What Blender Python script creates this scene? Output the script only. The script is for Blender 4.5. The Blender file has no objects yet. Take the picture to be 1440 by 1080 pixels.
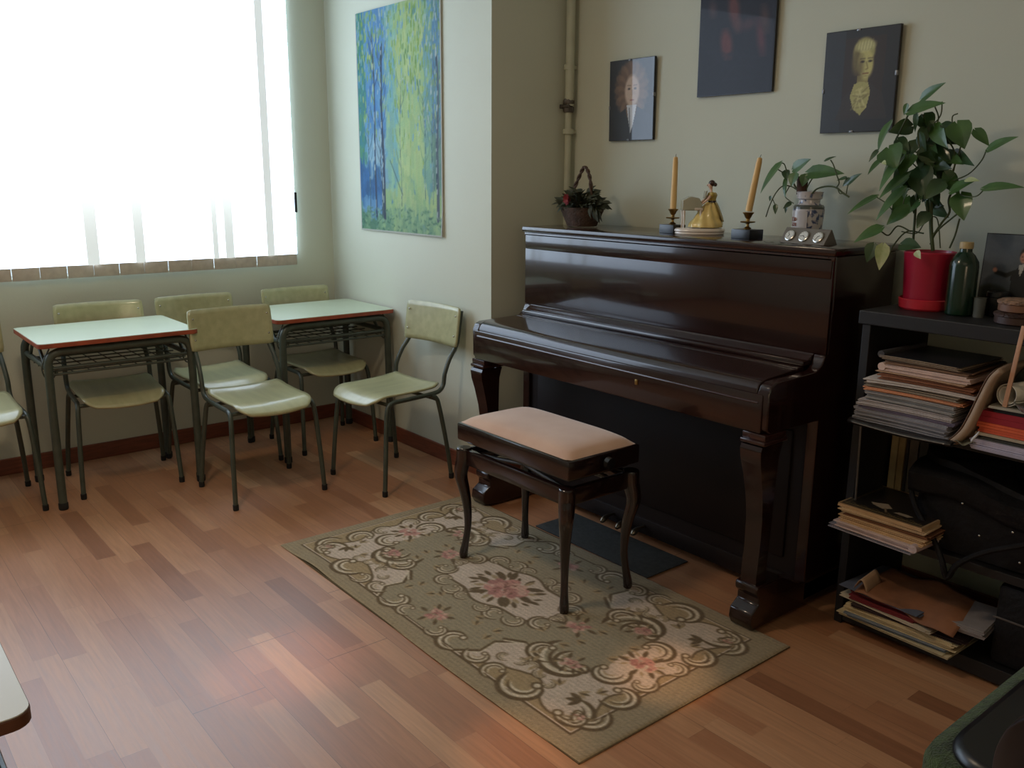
import bpy, bmesh, math, random
import numpy as np
from mathutils import Vector, Matrix, Euler

R = random.Random(7)
PI = math.pi
S = bpy.context.scene
COL = S.collection

# ------------------------------------------------------------------ helpers
def lin(c):
    return tuple((v/255/12.92 if v/255 <= .04045 else ((v/255+.055)/1.055)**2.4) for v in c)

class MB:
    """collects shapes into one bmesh"""
    def __init__(s): s.bm = bmesh.new()
    def _x(s, vs, M):
        if M is not None:
            for v in vs: v.co = M @ v.co
    def box(s, x0, x1, y0, y1, z0, z1, bev=0, M=None, seg=2):
        vs = [s.bm.verts.new(p) for p in ((x0,y0,z0),(x1,y0,z0),(x1,y1,z0),(x0,y1,z0),(x0,y0,z1),(x1,y0,z1),(x1,y1,z1),(x0,y1,z1))]
        fs = [s.bm.faces.new([vs[i] for i in f]) for f in ((0,3,2,1),(4,5,6,7),(0,1,5,4),(1,2,6,5),(2,3,7,6),(3,0,4,7))]
        allv = vs
        if bev:
            es = list({e for f in fs for e in f.edges})
            r = bmesh.ops.bevel(s.bm, geom=es, offset=bev, segments=seg, affect='EDGES', profile=.5)
            allv = list({v for f in r['faces'] for v in f.verts} | {v for v in vs if v.is_valid})
        s._x(allv, M)
        return s
    def tube(s, pts, r, n=10, M=None, cap=True, closed=False):
        pts = [Vector(p) for p in pts]
        rr = r if isinstance(r, (list, tuple)) else [r]*len(pts)
        rings = []; prev = None; N = len(pts)
        for i, p in enumerate(pts):
            if closed: t = pts[(i+1) % N] - pts[i-1]
            else: t = (pts[min(i+1, N-1)] - pts[max(i-1, 0)])
            t.normalize()
            if prev is None:
                a = Vector((0,0,1)) if abs(t.z) < .9 else Vector((1,0,0))
                u = t.cross(a).normalized()
            else:
                u = (prev - t*prev.dot(t)).normalized()
            prev = u; v = t.cross(u)
            rings.append([s.bm.verts.new(p + (u*math.cos(2*PI*k/n) + v*math.sin(2*PI*k/n))*rr[i]) for k in range(n)])
        L = N if closed else N-1
        for i in range(L):
            a, b = rings[i], rings[(i+1) % N]
            for k in range(n): s.bm.faces.new((a[k], a[(k+1)%n], b[(k+1)%n], b[k]))
        if cap and not closed:
            s.bm.faces.new(rings[0][::-1]); s.bm.faces.new(rings[-1])
        s._x([v for q in rings for v in q], M)
        return s
    def lathe(s, prof, n=28, M=None):
        """prof: (r, z) pairs bottom to top, capped"""
        rings = []
        for r, z in prof:
            rings.append([s.bm.verts.new((r*math.cos(2*PI*k/n), r*math.sin(2*PI*k/n), z)) for k in range(n)])
        for a, b in zip(rings, rings[1:]):
            for k in range(n): s.bm.faces.new((a[k], a[(k+1)%n], b[(k+1)%n], b[k]))
        s.bm.faces.new(rings[0][::-1]); s.bm.faces.new(rings[-1])
        s._x([v for q in rings for v in q], M)
        return s
    def prism(s, poly, axis, a, b, M=None):
        """polygon in the plane normal to axis, extruded a..b"""
        def P(u, v, w): return {'x': (w,u,v), 'y': (u,w,v), 'z': (u,v,w)}[axis]
        A = [s.bm.verts.new(P(u, v, a)) for u, v in poly]; B = [s.bm.verts.new(P(u, v, b)) for u, v in poly]
        n = len(poly)
        s.bm.faces.new(A[::-1]); s.bm.faces.new(B)
        for i in range(n): s.bm.faces.new((A[i], A[(i+1)%n], B[(i+1)%n], B[i]))
        s._x(A+B, M)
        return s
    def grid(s, f, nu, nv, M=None, closed_u=False):
        V = [[s.bm.verts.new(f(i/nu, j/nv)) for j in range(nv+1)] for i in range(nu + (0 if closed_u else 1))]
        for i in range(nu):
            for j in range(nv):
                a = V[i]; b = V[(i+1) % len(V)]
                s.bm.faces.new((a[j], b[j], b[j+1], a[j+1]))
        s._x([v for q in V for v in q], M)
        return s
    def ball(s, c, r, sc=(1,1,1), u=16, v=10, M=None):
        T = Matrix.Translation(c) @ Matrix.Diagonal((r*sc[0], r*sc[1], r*sc[2], 1))
        if M is not None: T = M @ T
        bmesh.ops.create_uvsphere(s.bm, u_segments=u, v_segments=v, radius=1, matrix=T)
        return s
    def build(s, name, mat, parent=None, smooth=True, bevel=0, subsurf=0, solid=0, loc=None, rot=None):
        bmesh.ops.recalc_face_normals(s.bm, faces=s.bm.faces)
        me = bpy.data.meshes.new(name); s.bm.to_mesh(me); s.bm.free()
        return link(name, me, mat, parent, smooth, bevel, subsurf, solid, loc, rot)

def link(name, me, mat, parent=None, smooth=True, bevel=0, subsurf=0, solid=0, loc=None, rot=None):
    me.materials.append(mat)
    o = bpy.data.objects.new(name, me); COL.objects.link(o)
    if smooth:
        me.polygons.foreach_set('use_smooth', [True]*len(me.polygons))
        try: me.set_sharp_from_angle(angle=math.radians(38))
        except Exception: pass
    if solid:
        m = o.modifiers.new('s', 'SOLIDIFY'); m.thickness = solid; m.offset = 0
    if bevel:
        m = o.modifiers.new('b', 'BEVEL'); m.width = bevel; m.segments = 2; m.limit_method = 'ANGLE'; m.angle_limit = math.radians(35)
    if subsurf:
        m = o.modifiers.new('ss', 'SUBSURF'); m.levels = subsurf; m.render_levels = subsurf
    if parent: o.parent = parent
    if loc: o.location = loc
    if rot: o.rotation_euler = rot
    return o

def tag(o, label, cat, group=None):
    o['label'] = label; o['category'] = cat
    if group: o['group'] = group
    return o
def thing(name, label, cat, loc=(0,0,0), rz=0, group=None):
    o = bpy.data.objects.new(name, None); COL.objects.link(o)
    o.empty_display_size = .05; o.location = loc; o.rotation_euler = (0,0,rz)
    return tag(o, label, cat, group)
def struct(o):
    o['kind'] = 'structure'; return o
def kids(o): return [c for c in COL.objects if c.parent == o]
def dup(root, loc, rz, label):
    r = root.copy(); COL.objects.link(r); r.location = loc; r.rotation_euler = (0,0,rz); r['label'] = label
    def rec(src, dst):
        for ch in kids(src):
            c = ch.copy(); COL.objects.link(c); c.parent = dst
            rec(ch, c)
    rec(root, r)
    return r
def smoothpath(pts, n=6):
    """Catmull-Rom"""
    P = [Vector(p) for p in pts]; P = [P[0]*2-P[1]] + P + [P[-1]*2-P[-2]]
    out = []
    for i in range(1, len(P)-2):
        for k in range(n):
            t = k/n
            out.append(.5*((2*P[i]) + (-P[i-1]+P[i+1])*t + (2*P[i-1]-5*P[i]+4*P[i+1]-P[i+2])*t*t + (-P[i-1]+3*P[i]-3*P[i+1]+P[i+2])*t**3))
    out.append(P[-2]); return out

# ------------------------------------------------------------------ materials
def newmat(name):
    m = bpy.data.materials.new(name); m.use_nodes = True
    nt = m.node_tree; b = nt.nodes['Principled BSDF']
    return m, nt, b
def mat(name, c, rough=.6, metal=0, var=.08, scale=12, coat=0, bump=0, bscale=80, stretch=(1,1,1), spec=.5, trans=0, emis=0, c2=None, sheen=0, wave=False):
    m, nt, b = newmat(name)
    N = nt.nodes; L = nt.links
    tc = N.new('ShaderNodeTexCoord'); mp = N.new('ShaderNodeMapping'); mp.inputs['Scale'].default_value = stretch
    L.new(tc.outputs['Object'], mp.inputs[0])
    no = N.new('ShaderNodeTexNoise'); no.inputs['Scale'].default_value = scale; no.inputs['Detail'].default_value = 4
    L.new(mp.outputs[0], no.inputs['Vector'])
    rp = N.new('ShaderNodeValToRGB')
    l = lin(c)
    a = tuple(v*(1-var*2) for v in l); d = tuple(min(1, v*(1+var*2)) for v in l)
    if c2: a = l; d = lin(c2)
    rp.color_ramp.elements[0].color = (*a, 1); rp.color_ramp.elements[0].position = .3
    rp.color_ramp.elements[1].color = (*d, 1); rp.color_ramp.elements[1].position = .7
    L.new(no.outputs['Fac'], rp.inputs[0]); L.new(rp.outputs[0], b.inputs['Base Color'])
    b.inputs['Roughness'].default_value = rough; b.inputs['Metallic'].default_value = metal
    b.inputs['Coat Weight'].default_value = coat; b.inputs['Coat Roughness'].default_value = .08
    b.inputs['Specular IOR Level'].default_value = spec
    b.inputs['Transmission Weight'].default_value = trans
    if sheen: b.inputs['Sheen Weight'].default_value = sheen
    if emis:
        L.new(rp.outputs[0], b.inputs['Emission Color']); b.inputs['Emission Strength'].default_value = emis
    if bump:
        n2 = N.new('ShaderNodeTexNoise'); n2.inputs['Scale'].default_value = bscale; n2.inputs['Detail'].default_value = 3
        L.new(mp.outputs[0], n2.inputs['Vector'])
        bu = N.new('ShaderNodeBump'); bu.inputs['Strength'].default_value = bump; bu.inputs['Distance'].default_value = .01
        L.new(n2.outputs['Fac'], bu.inputs['Height']); L.new(bu.outputs[0], b.inputs['Normal'])
    return m
def colmat(name, rough=.85, coat=0, bump=0, bscale=300, spec=.3, sheen=0):
    """reads the colours computed on the mesh"""
    m, nt, b = newmat(name); N = nt.nodes; L = nt.links
    at = N.new('ShaderNodeAttribute'); at.attribute_name = 'Col'
    no = N.new('ShaderNodeTexNoise'); no.inputs['Scale'].default_value = bscale
    tc = N.new('ShaderNodeTexCoord'); L.new(tc.outputs['Object'], no.inputs['Vector'])
    mx = N.new('ShaderNodeMix'); mx.data_type = 'RGBA'; mx.blend_type = 'MULTIPLY'; mx.inputs[0].default_value = .2
    L.new(at.outputs['Color'], mx.inputs[6]); L.new(no.outputs['Fac'], mx.inputs[7]); 
    L.new(mx.outputs[2], b.inputs['Base Color'])
    b.inputs['Roughness'].default_value = rough; b.inputs['Coat Weight'].default_value = coat; b.inputs['Coat Roughness'].default_value = .03
    b.inputs['Specular IOR Level'].default_value = spec
    if sheen: b.inputs['Sheen Weight'].default_value = sheen
    if bump:
        bu = N.new('ShaderNodeBump'); bu.inputs['Strength'].default_value = bump; bu.inputs['Distance'].default_value = .004
        L.new(no.outputs['Fac'], bu.inputs['Height']); L.new(bu.outputs[0], b.inputs['Normal'])
    return m

def floor_mat():
    m, nt, b = newmat('parquet'); N = nt.nodes; L = nt.links
    tc = N.new('ShaderNodeTexCoord'); sp = N.new('ShaderNodeSeparateXYZ'); L.new(tc.outputs['Object'], sp.inputs[0])
    def mth(op, a, bb=None, c=None):
        n = N.new('ShaderNodeMath'); n.operation = op
        for i, v in enumerate((a, bb, c)):
            if v is None: continue
            if isinstance(v, (int, float)): n.inputs[i].default_value = v
            else: L.new(v, n.inputs[i])
        return n.outputs[0]
    W = .073; LN = .62
    ry = mth('DIVIDE', mth('ADD', sp.outputs[1], 10.02), W); row = mth('FLOOR', ry)
    wn = N.new('ShaderNodeTexWhiteNoise'); wn.noise_dimensions = '1D'; L.new(row, wn.inputs['W'])
    rx = mth('ADD', mth('DIVIDE', mth('ADD', sp.outputs[0], 20), LN), mth('MULTIPLY', wn.outputs['Value'], 7.3))
    colm = mth('FLOOR', rx)
    cb = N.new('ShaderNodeCombineXYZ'); L.new(colm, cb.inputs[0]); L.new(row, cb.inputs[1])
    w2 = N.new('ShaderNodeTexWhiteNoise'); w2.noise_dimensions = '2D'; L.new(cb.outputs[0], w2.inputs['Vector'])
    rp = N.new('ShaderNodeValToRGB'); cr = rp.color_ramp
    cols = [(0, (142,94,64)), (.08, (164,112,78)), (.45, (176,124,88)), (.9, (186,136,98)), (1, (198,152,114))]
    cr.elements[0].position = 0; cr.elements[0].color = (*lin(cols[0][1]), 1)
    cr.elements[1].position = 1; cr.elements[1].color = (*lin(cols[-1][1]), 1)
    for p, c in cols[1:-1]:
        e = cr.elements.new(p); e.color = (*lin(c), 1)
    L.new(w2.outputs['Value'], rp.inputs[0])
    # grain
    mp = N.new('ShaderNodeMapping'); mp.inputs['Scale'].default_value = (2.2, 38, 1); L.new(tc.outputs['Object'], mp.inputs[0])
    ad = N.new('ShaderNodeVectorMath'); ad.operation = 'ADD'; L.new(mp.outputs[0], ad.inputs[0])
    sc = N.new('ShaderNodeVectorMath'); sc.operation = 'SCALE'; sc.inputs['Scale'].default_value = 9.0; L.new(w2.outputs['Color'], sc.inputs[0]); L.new(sc.outputs[0], ad.inputs[1])
    g = N.new('ShaderNodeTexNoise'); g.inputs['Scale'].default_value = 2.5; g.inputs['Detail'].default_value = 5; g.inputs['Distortion'].default_value = .5; L.new(ad.outputs[0], g.inputs['Vector'])
    gr = N.new('ShaderNodeMapRange'); gr.inputs[1].default_value = .3; gr.inputs[2].default_value = .75; gr.inputs[3].default_value = .84; gr.inputs[4].default_value = 1.1; L.new(g.outputs['Fac'], gr.inputs[0])
    mx = N.new('ShaderNodeVectorMath'); mx.operation = 'SCALE'; L.new(rp.outputs[0], mx.inputs[0]); L.new(gr.outputs[0], mx.inputs['Scale'])
    # seams: board edges every third strip, faint strip joints
    fy = mth('FRACT', ry); e1 = mth('LESS_THAN', fy, .02)
    by = mth('FRACT', mth('DIVIDE', row, 3)); brow = mth('LESS_THAN', by, .1)
    seam = mth('MULTIPLY', e1, brow)
    fx = mth('FRACT', rx); e2 = mth('LESS_THAN', fx, .004)
    bl = mth('FLOOR', mth('DIVIDE', row, 3)); w3 = N.new('ShaderNodeTexWhiteNoise'); w3.noise_dimensions = '1D'; L.new(bl, w3.inputs['W'])
    bx = mth('FRACT', mth('ADD', mth('DIVIDE', mth('ADD', sp.outputs[0], 20), 2.2), mth('MULTIPLY', w3.outputs['Value'], 5)))
    e3 = mth('LESS_THAN', bx, .0016)
    dark = mth('MAXIMUM', seam, e3)
    light = mth('MULTIPLY', mth('MAXIMUM', e2, e1), .12)
    k = mth('SUBTRACT', 1, mth('MAXIMUM', mth('MULTIPLY', dark, .55), light))
    m2 = N.new('ShaderNodeVectorMath'); m2.operation = 'SCALE'; L.new(mx.outputs[0], m2.inputs[0]); L.new(k, m2.inputs['Scale'])
    L.new(m2.outputs[0], b.inputs['Base Color'])
    rg = N.new('ShaderNodeMapRange'); rg.inputs[3].default_value = .30; rg.inputs[4].default_value = .44; L.new(g.outputs['Fac'], rg.inputs[0]); L.new(rg.outputs[0], b.inputs['Roughness'])
    b.inputs['Specular IOR Level'].default_value = .85
    return m

M = {}
M['wall'] = mat('wall_paint', (203,206,188), .7, var=.012, scale=1.5, bump=.04, bscale=60)
M['ceil'] = mat('ceiling_paint', (215,215,205), .9, var=.01)
M['floor'] = floor_mat()
M['base'] = mat('baseboard_wood', (120,66,46), .45, var=.12, scale=5, stretch=(2,2,20))
M['piano'] = mat('mahogany_lacquer', (38,18,15), .22, var=.14, scale=3, stretch=(1,1,9), coat=.6, spec=.4)
M['pianodk'] = mat('dark_piano_wood', (22,13,12), .55, var=.12, scale=3, spec=.3)
M['trimgl'] = mat('polished_moulding', (54,30,26), .25, var=.08, coat=.5)
M['brass'] = mat('aged_brass', (150,120,70), .35, 1, var=.1)
M['pedal'] = mat('worn_pedal_metal', (120,110,96), .3, 1, var=.1)
M['steel'] = mat('nickel_plate', (190,188,180), .22, 1, var=.04)
M['steeldk'] = mat('dull_steel', (105,100,95), .5, .8, var=.1)
M['frame'] = mat('olive_green_painted_tube', (64,72,62), .42, var=.1, scale=20, coat=.1)
M['rubber'] = mat('black_rubber', (22,22,22), .75)
M['ply'] = mat('varnished_green_ply', (174,172,132), .3, var=.05, scale=4, stretch=(1,7,7), coat=.35)
M['lam'] = mat('mint_laminate', (190,200,174), .33, var=.02, scale=4)
M['lamw'] = mat('pale_laminate', (206,208,198), .35, var=.02, scale=4)
M['edge'] = mat('red_brown_edge', (150,72,46), .5, var=.14, scale=14)
M['edgedk'] = mat('dark_brown_edge', (92,54,34), .5, var=.14, scale=14)
M['suede'] = mat('faded_pink_velvet', (190,152,128), .9, c2=(208,174,150), scale=5, bump=.1, bscale=300, sheen=.5)
M['blackwood'] = mat('black_stained_wood', (19,17,18), .55, var=.12, scale=6, stretch=(1,1,6))
M['bench'] = mat('dark_bench_lacquer', (30,16,15), .2, var=.1, coat=.7)
M['matblue'] = mat('blue_grey_carpet', (64,64,62), .95, var=.1, scale=60, bump=.5, bscale=500)
M['rug'] = colmat('woven_rug', .95, 0, .8, 420, .1, .2)
M['rugside'] = mat('rug_edge', (96,80,52), .95, bump=.4)
M['paint'] = colmat('painted_canvas', .6, 0, .3, 160, .3)
M['pic'] = colmat('glazed_print', .45, .9, 0, 50, .5)
M['pic2'] = colmat('dull_print', .5, .12, 0, 50, .3)
M['card'] = colmat('glossy_card', .5, .2, 0, 50, .4)
M['framebk'] = mat('black_frame', (24,24,28), .3, var=.05)
M['clip'] = mat('chrome_clip', (130,130,132), .4, .7)
M['pipe'] = mat('painted_pipe', (184,186,164), .55, var=.03)
M['hem'] = mat('blind_hem', (192,178,164), .85, var=.05, scale=30)
M['glass'] = mat('window_glass', (230,240,240), .02, trans=1, var=0)

# ------------------------------------------------------------------ camera
cam = bpy.data.cameras.new('camera'); co = bpy.data.objects.new('camera', cam); COL.objects.link(co)
F_PX, YAW, PIT, ROL, HC = 1239.0, -0.88593057, -0.23054115, 0.0071560, 1.5
cam.sensor_width = 36; cam.lens = F_PX/1440*36; cam.clip_start = .05
_f = Vector((math.sin(YAW)*math.cos(PIT), math.cos(YAW)*math.cos(PIT), math.sin(PIT)))
_r = Vector((math.cos(YAW), -math.sin(YAW), 0)); _u = _r.cross(_f)
_r2 = _r*math.cos(ROL) + _u*math.sin(ROL); _u2 = _u*math.cos(ROL) - _r*math.sin(ROL)
RM = Matrix((_r2, _u2, -_f)).transposed()
co.matrix_world = Matrix.Translation((0,0,HC)) @ RM.to_4x4()
S.camera = co
def at(px, py, y):
    """the point of the vertical plane at depth y that the photo shows at px, py"""
    d = RM @ Vector(((px-720)/F_PX, (540-py)/F_PX, -1)); t = y/d.y
    return Vector((d.x*t, y, HC + d.z*t))

# ------------------------------------------------------------------ room
XW, YP, YB, XP = -4.95, 2.61, 3.10, -3.36      # window wall, pilaster face, piano wall, pilaster side
XR, YF, ZC = 2.1, -2.9, 2.95
WY0, WY1, WZ0, WZ1 = -.75, 2.33, .988, 2.72
struct(MB().box(XW-.25, XR+.1, YF-.1, YB+.1, -.1, 0).build('floor', M['floor'], smooth=False))
struct(MB().box(XW-.25, XR+.1, YF-.1, YB+.1, ZC, ZC+.1).build('ceiling', M['ceil'], smooth=False))
w = MB()
w.box(XW-.25, XW, YF-.1, WY0, 0, ZC).box(XW-.25, XW, WY1, YB+.1, 0, ZC).box(XW-.25, XW, WY0, WY1, 0, WZ0).box(XW-.25, XW, WY0, WY1, WZ1, ZC)
struct(w.build('wall_left', M['wall'], smooth=False))
struct(MB().box(XW, XP, YP, YB+.1, 0, ZC).build('wall_pillar', M['wall'], smooth=False))
struct(MB().box(XP, XR+.1, YB, YB+.1, 0, ZC).build('wall_back', M['wall'], smooth=False))
struct(MB().box(XR, XR+.1, YF-.1, YB, 0, ZC).build('wall_right', M['wall'], smooth=False))
struct(MB().box(XW, XR, YF-.1, YF, 0, ZC).build('wall_front', M['wall'], smooth=False))
struct(MB().box(XW, XW+.014, YF, YP, 0, .085, .004).build('baseboard_left', M['base'], smooth=False))
struct(MB().box(XW+.014, XP+.014, YP-.014, YP, 0, .085, .004).box(XP, XP+.014, YP, YB, 0, .085, .004).build('baseboard_pillar', M['base'], smooth=False))
struct(MB().box(XP+.014, XR, YB-.014, YB, 0, .085, .004).build('baseboard_back', M['base'], smooth=False))
# window: frame, panes
wf = MB()
for y0, y1, z0, z1 in ((WY0, WY0+.06, WZ0, WZ1), (WY1-.06, WY1, WZ0, WZ1), (WY0+.06, WY1-.06, WZ0, WZ0+.06), (WY0+.06, WY1-.06, WZ1-.06, WZ1), (.75, .83, WZ0+.06, WZ1-.06)):
    wf.box(XW-.16, XW-.11, y0, y1, z0, z1, .004)
win = struct(wf.build('window_1', mat('white_window_frame', (210,212,210), .4), smooth=False))
MB().box(XW-.14, XW-.135, WY0+.06, .75, WZ0+.06, WZ1-.06).box(XW-.14, XW-.135, .83, WY1-.06, WZ0+.06, WZ1-.06).build('window_pane', M['glass'], win, smooth=False)

# vertical blind, its daylight glow put into the slat material as emission
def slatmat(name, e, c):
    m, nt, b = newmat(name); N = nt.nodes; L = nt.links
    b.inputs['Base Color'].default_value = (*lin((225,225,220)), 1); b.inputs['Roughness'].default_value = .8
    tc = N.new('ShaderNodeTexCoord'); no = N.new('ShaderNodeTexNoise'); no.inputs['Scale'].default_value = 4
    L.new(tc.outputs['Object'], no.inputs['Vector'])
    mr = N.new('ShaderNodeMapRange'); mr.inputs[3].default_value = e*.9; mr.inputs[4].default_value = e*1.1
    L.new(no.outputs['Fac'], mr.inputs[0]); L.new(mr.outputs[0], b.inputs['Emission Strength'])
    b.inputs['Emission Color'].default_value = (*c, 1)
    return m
SL = slatmat('emissive_fabric', 4.2, (.70, .88, 1.12)); SL2 = slatmat('emissive_fabric_dim', .62, (.90, .98, 1.02))  # the fabric itself emits the daylight; the second one emits less
bl = thing('vertical_blind', 'white vertical blind with daylight glow put into its fabric, over the big window above the desks', 'blind', (XW+.03, 0, 1.0))
MB().box(-.02, .03, WY0-.03, WY1+.04, 1.74, 1.79, .004).build('head_rail', M['ceil'], bl)
PW = .1265; ny = 25
for i in range(ny):
    y1 = WY1+.025 - i*PW*1.0; y0 = y1 - PW - .006
    tw = .004 if i % 2 else -.001
    def f(u, v, y0=y0, y1=y1, tw=tw, i=i):
        return (tw + .004*math.sin(PI*u) + .003*(u-.5)*(1 if i % 2 else 1), y0+(y1-y0)*u, .045 + v*1.7)
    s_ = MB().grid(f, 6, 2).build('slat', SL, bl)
    MB().box(tw-.003, tw+.005, y0+.0045, y1-.0045, -.018, .045, .002).build('hem', M['hem'], s_)
def fademat():  # painted fade: emission weak at the bottom, full towards the top
    m = slatmat('emissive_fabric_fading', 1, (.88, .98, 1.02)); nt = m.node_tree; N = nt.nodes; L = nt.links; b = N['Principled BSDF']
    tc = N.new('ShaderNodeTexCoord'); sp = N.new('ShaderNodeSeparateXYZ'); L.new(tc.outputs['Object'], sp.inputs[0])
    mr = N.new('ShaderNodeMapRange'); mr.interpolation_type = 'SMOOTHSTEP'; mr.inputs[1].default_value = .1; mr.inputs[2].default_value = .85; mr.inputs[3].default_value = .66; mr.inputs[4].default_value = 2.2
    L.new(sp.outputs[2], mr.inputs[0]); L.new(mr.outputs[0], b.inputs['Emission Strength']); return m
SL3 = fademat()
for yy, ww, m_ in ((2.185, .045, SL2), (1.94, .05, SL3), (1.86, .03, SL3), (1.45, .05, SL3), (1.215, .06, SL3)):  # strips that put the shade of doubled slats into weaker emission
    MB().grid(lambda u, v: (.014, yy+(u-.5)*ww, .045+v*1.655), 1, 1).build('overlap_shade_strip', m_, bl)
MB().box(.012, .026, 2.345, 2.358, .29, .405, .003).build('cord_weight', M['rubber'], bl)

# pipe in the corner
pp = thing('heating_pipe', 'cream painted heating pipe running up the corner left of the piano', 'pipe', (XP+.042, YB-.045, 0))
MB().tube([(0,0,.0),(0,0,1.84)], .0165, 16).build('lower_pipe', M['pipe'], pp)
MB().tube([(.004,0,1.84),(.004,0,ZC)], .022, 16).build('upper_pipe', M['pipe'], pp)
for z in (1.72, 2.02): MB().lathe([(.0,z-.012),(.027,z-.012),(.027,z+.012),(.0,z+.012)], 20).box(-.01,.01,0,.045,z-.008,z+.008).build('pipe_clamp', M['pipe'], pp)
MB().lathe([(.0,1.81),(.024,1.81),(.026,1.82),(.026,1.835),(.02,1.84),(.028,1.85),(.028,1.865),(.022,1.875),(0,1.875)], 8).box(-.034,.034,-.03,-.02,1.832,1.844,.002).box(-.034,-.026,-.03,.02,1.828,1.848,.002).build('pipe_union', M['steeldk'], pp)

# ------------------------------------------------------------------ numpy painter
class Paint:
    def __init__(s, w, h, res, base):
        s.w, s.h = w, h; s.nx, s.ny = int(w/res)+1, int(h/res)+1
        s.X, s.Y = np.meshgrid(np.linspace(-w/2, w/2, s.nx), np.linspace(-h/2, h/2, s.ny), indexing='ij')
        s.C = np.zeros((s.nx, s.ny, 3)); s.C[:] = base; s.soft = res*.7
        s.rng = np.random.RandomState(3)
    def _sub(s, x0, x1, y0, y1):
        dx = s.w/(s.nx-1); dy = s.h/(s.ny-1)
        i0 = max(0, int((x0+s.w/2)/dx)-1); i1 = min(s.nx, int((x1+s.w/2)/dx)+3)
        j0 = max(0, int((y0+s.h/2)/dy)-1); j1 = min(s.ny, int((y1+s.h/2)/dy)+3)
        return slice(i0, max(i0, i1)), slice(j0, max(j0, j1))
    def _put(s, sl, m, c):
        m = m[..., None]; s.C[sl] = s.C[sl]*(1-m) + np.array(c, float)*m
    def stroke(s, pts, w, c, a=1):
        ws = w if isinstance(w, (list, tuple, np.ndarray)) else [w]*len(pts)
        mw = max(ws); P = np.array(pts, float)
        sl = s._sub(P[:,0].min()-mw, P[:,0].max()+mw, P[:,1].min()-mw, P[:,1].max()+mw)
        X, Y = s.X[sl], s.Y[sl]
        if X.size == 0: return
        D = np.full(X.shape, 9.)
        for k in range(len(P)-1):
            ax, ay = P[k]; bx, by = P[k+1]; L = (bx-ax)**2+(by-ay)**2+1e-12
            t = np.clip(((X-ax)*(bx-ax)+(Y-ay)*(by-ay))/L, 0, 1)
            d = np.hypot(X-ax-t*(bx-ax), Y-ay-t*(by-ay)) - (ws[k]+(ws[k+1]-ws[k])*t)/2
            D = np.minimum(D, d)
        s._put(sl, np.clip(.5-D/s.soft/2, 0, 1)*a, c)
    def ell(s, cx, cy, rx, ry, c, ang=0, a=1, soft=None):
        r = max(rx, ry); sl = s._sub(cx-r, cx+r, cy-r, cy+r); X, Y = s.X[sl]-cx, s.Y[sl]-cy
        if X.size == 0: return
        ca, sa = math.cos(ang), math.sin(ang); u = (X*ca+Y*sa)/rx; v = (-X*sa+Y*ca)/ry
        d = (np.sqrt(u*u+v*v)-1)*min(rx, ry); q = soft or s.soft
        s._put(sl, np.clip(.5-d/q/2, 0, 1)*a, c)
    def poly(s, pts, c, a=1):
        P = np.array(pts, float); sl = s._sub(P[:,0].min(), P[:,0].max(), P[:,1].min(), P[:,1].max()); X, Y = s.X[sl], s.Y[sl]
        if X.size == 0: return
        ins = np.zeros(X.shape, bool); n = len(P)
        for k in range(n):
            ax, ay = P[k]; bx, by = P[(k+1)%n]
            if ay == by: continue
            cnd = ((ay > Y) != (by > Y)) & (X < (bx-ax)*(Y-ay)/(by-ay)+ax); ins ^= cnd
        s._put(sl, ins*1.0*a, c)
    def noise(s, amp):
        s.C *= 1+s.rng.uniform(-amp, amp, s.C.shape[:2])[..., None]
    def mesh(s, name, f3):
        """f3(x, y) -> 3D; colours in sRGB 0..255"""
        nx, ny = s.nx, s.ny
        xs = s.X.ravel(); ys = s.Y.ravel()
        co_ = np.array(f3(xs, ys)).T.astype(np.float32)
        me = bpy.data.meshes.new(name)
        idx = np.arange(nx*ny).reshape(nx, ny)
        q = np.stack([idx[:-1,:-1], idx[1:,:-1], idx[1:,1:], idx[:-1,1:]], -1).reshape(-1, 4)
        me.vertices.add(nx*ny); me.vertices.foreach_set('co', co_.ravel())
        me.loops.add(q.size); me.loops.foreach_set('vertex_index', q.ravel().astype(np.int32))
        me.polygons.add(len(q)); me.polygons.foreach_set('loop_start', np.arange(0, q.size, 4, dtype=np.int32))
        me.update(calc_edges=True)
        c = np.clip(s.C.reshape(-1, 3)/255, 0, 1); c = np.where(c <= .04045, c/12.92, ((c+.055)/1.055)**2.4)
        at_ = me.color_attributes.new('Col', 'FLOAT_COLOR', 'POINT')
        at_.data.foreach_set('color', np.concatenate([c, np.ones((len(c), 1))], 1).astype(np.float32).ravel())
        return me

# ------------------------------------------------------------------ rug
RW, RH = 1.80, .955; RX, RY = -2.35, 1.897
OL = (166,146,112); CR = (214,192,168); PN = (164,148,116); BR = (108,84,48); LC = (226,208,178); PK = (206,146,128); TN = (176,150,108)
p = Paint(RW, RH, .0042, OL)
def rect(x0, x1, y0, y1, c): p.poly([(x0,y0),(x1,y0),(x1,y1),(x0,y1)], c)
rect(-.845, .80, -.415, .41, BR); rect(-.839, .794, -.409, .404, CR); rect(-.835, .79, -.405, .40, TN)
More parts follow.
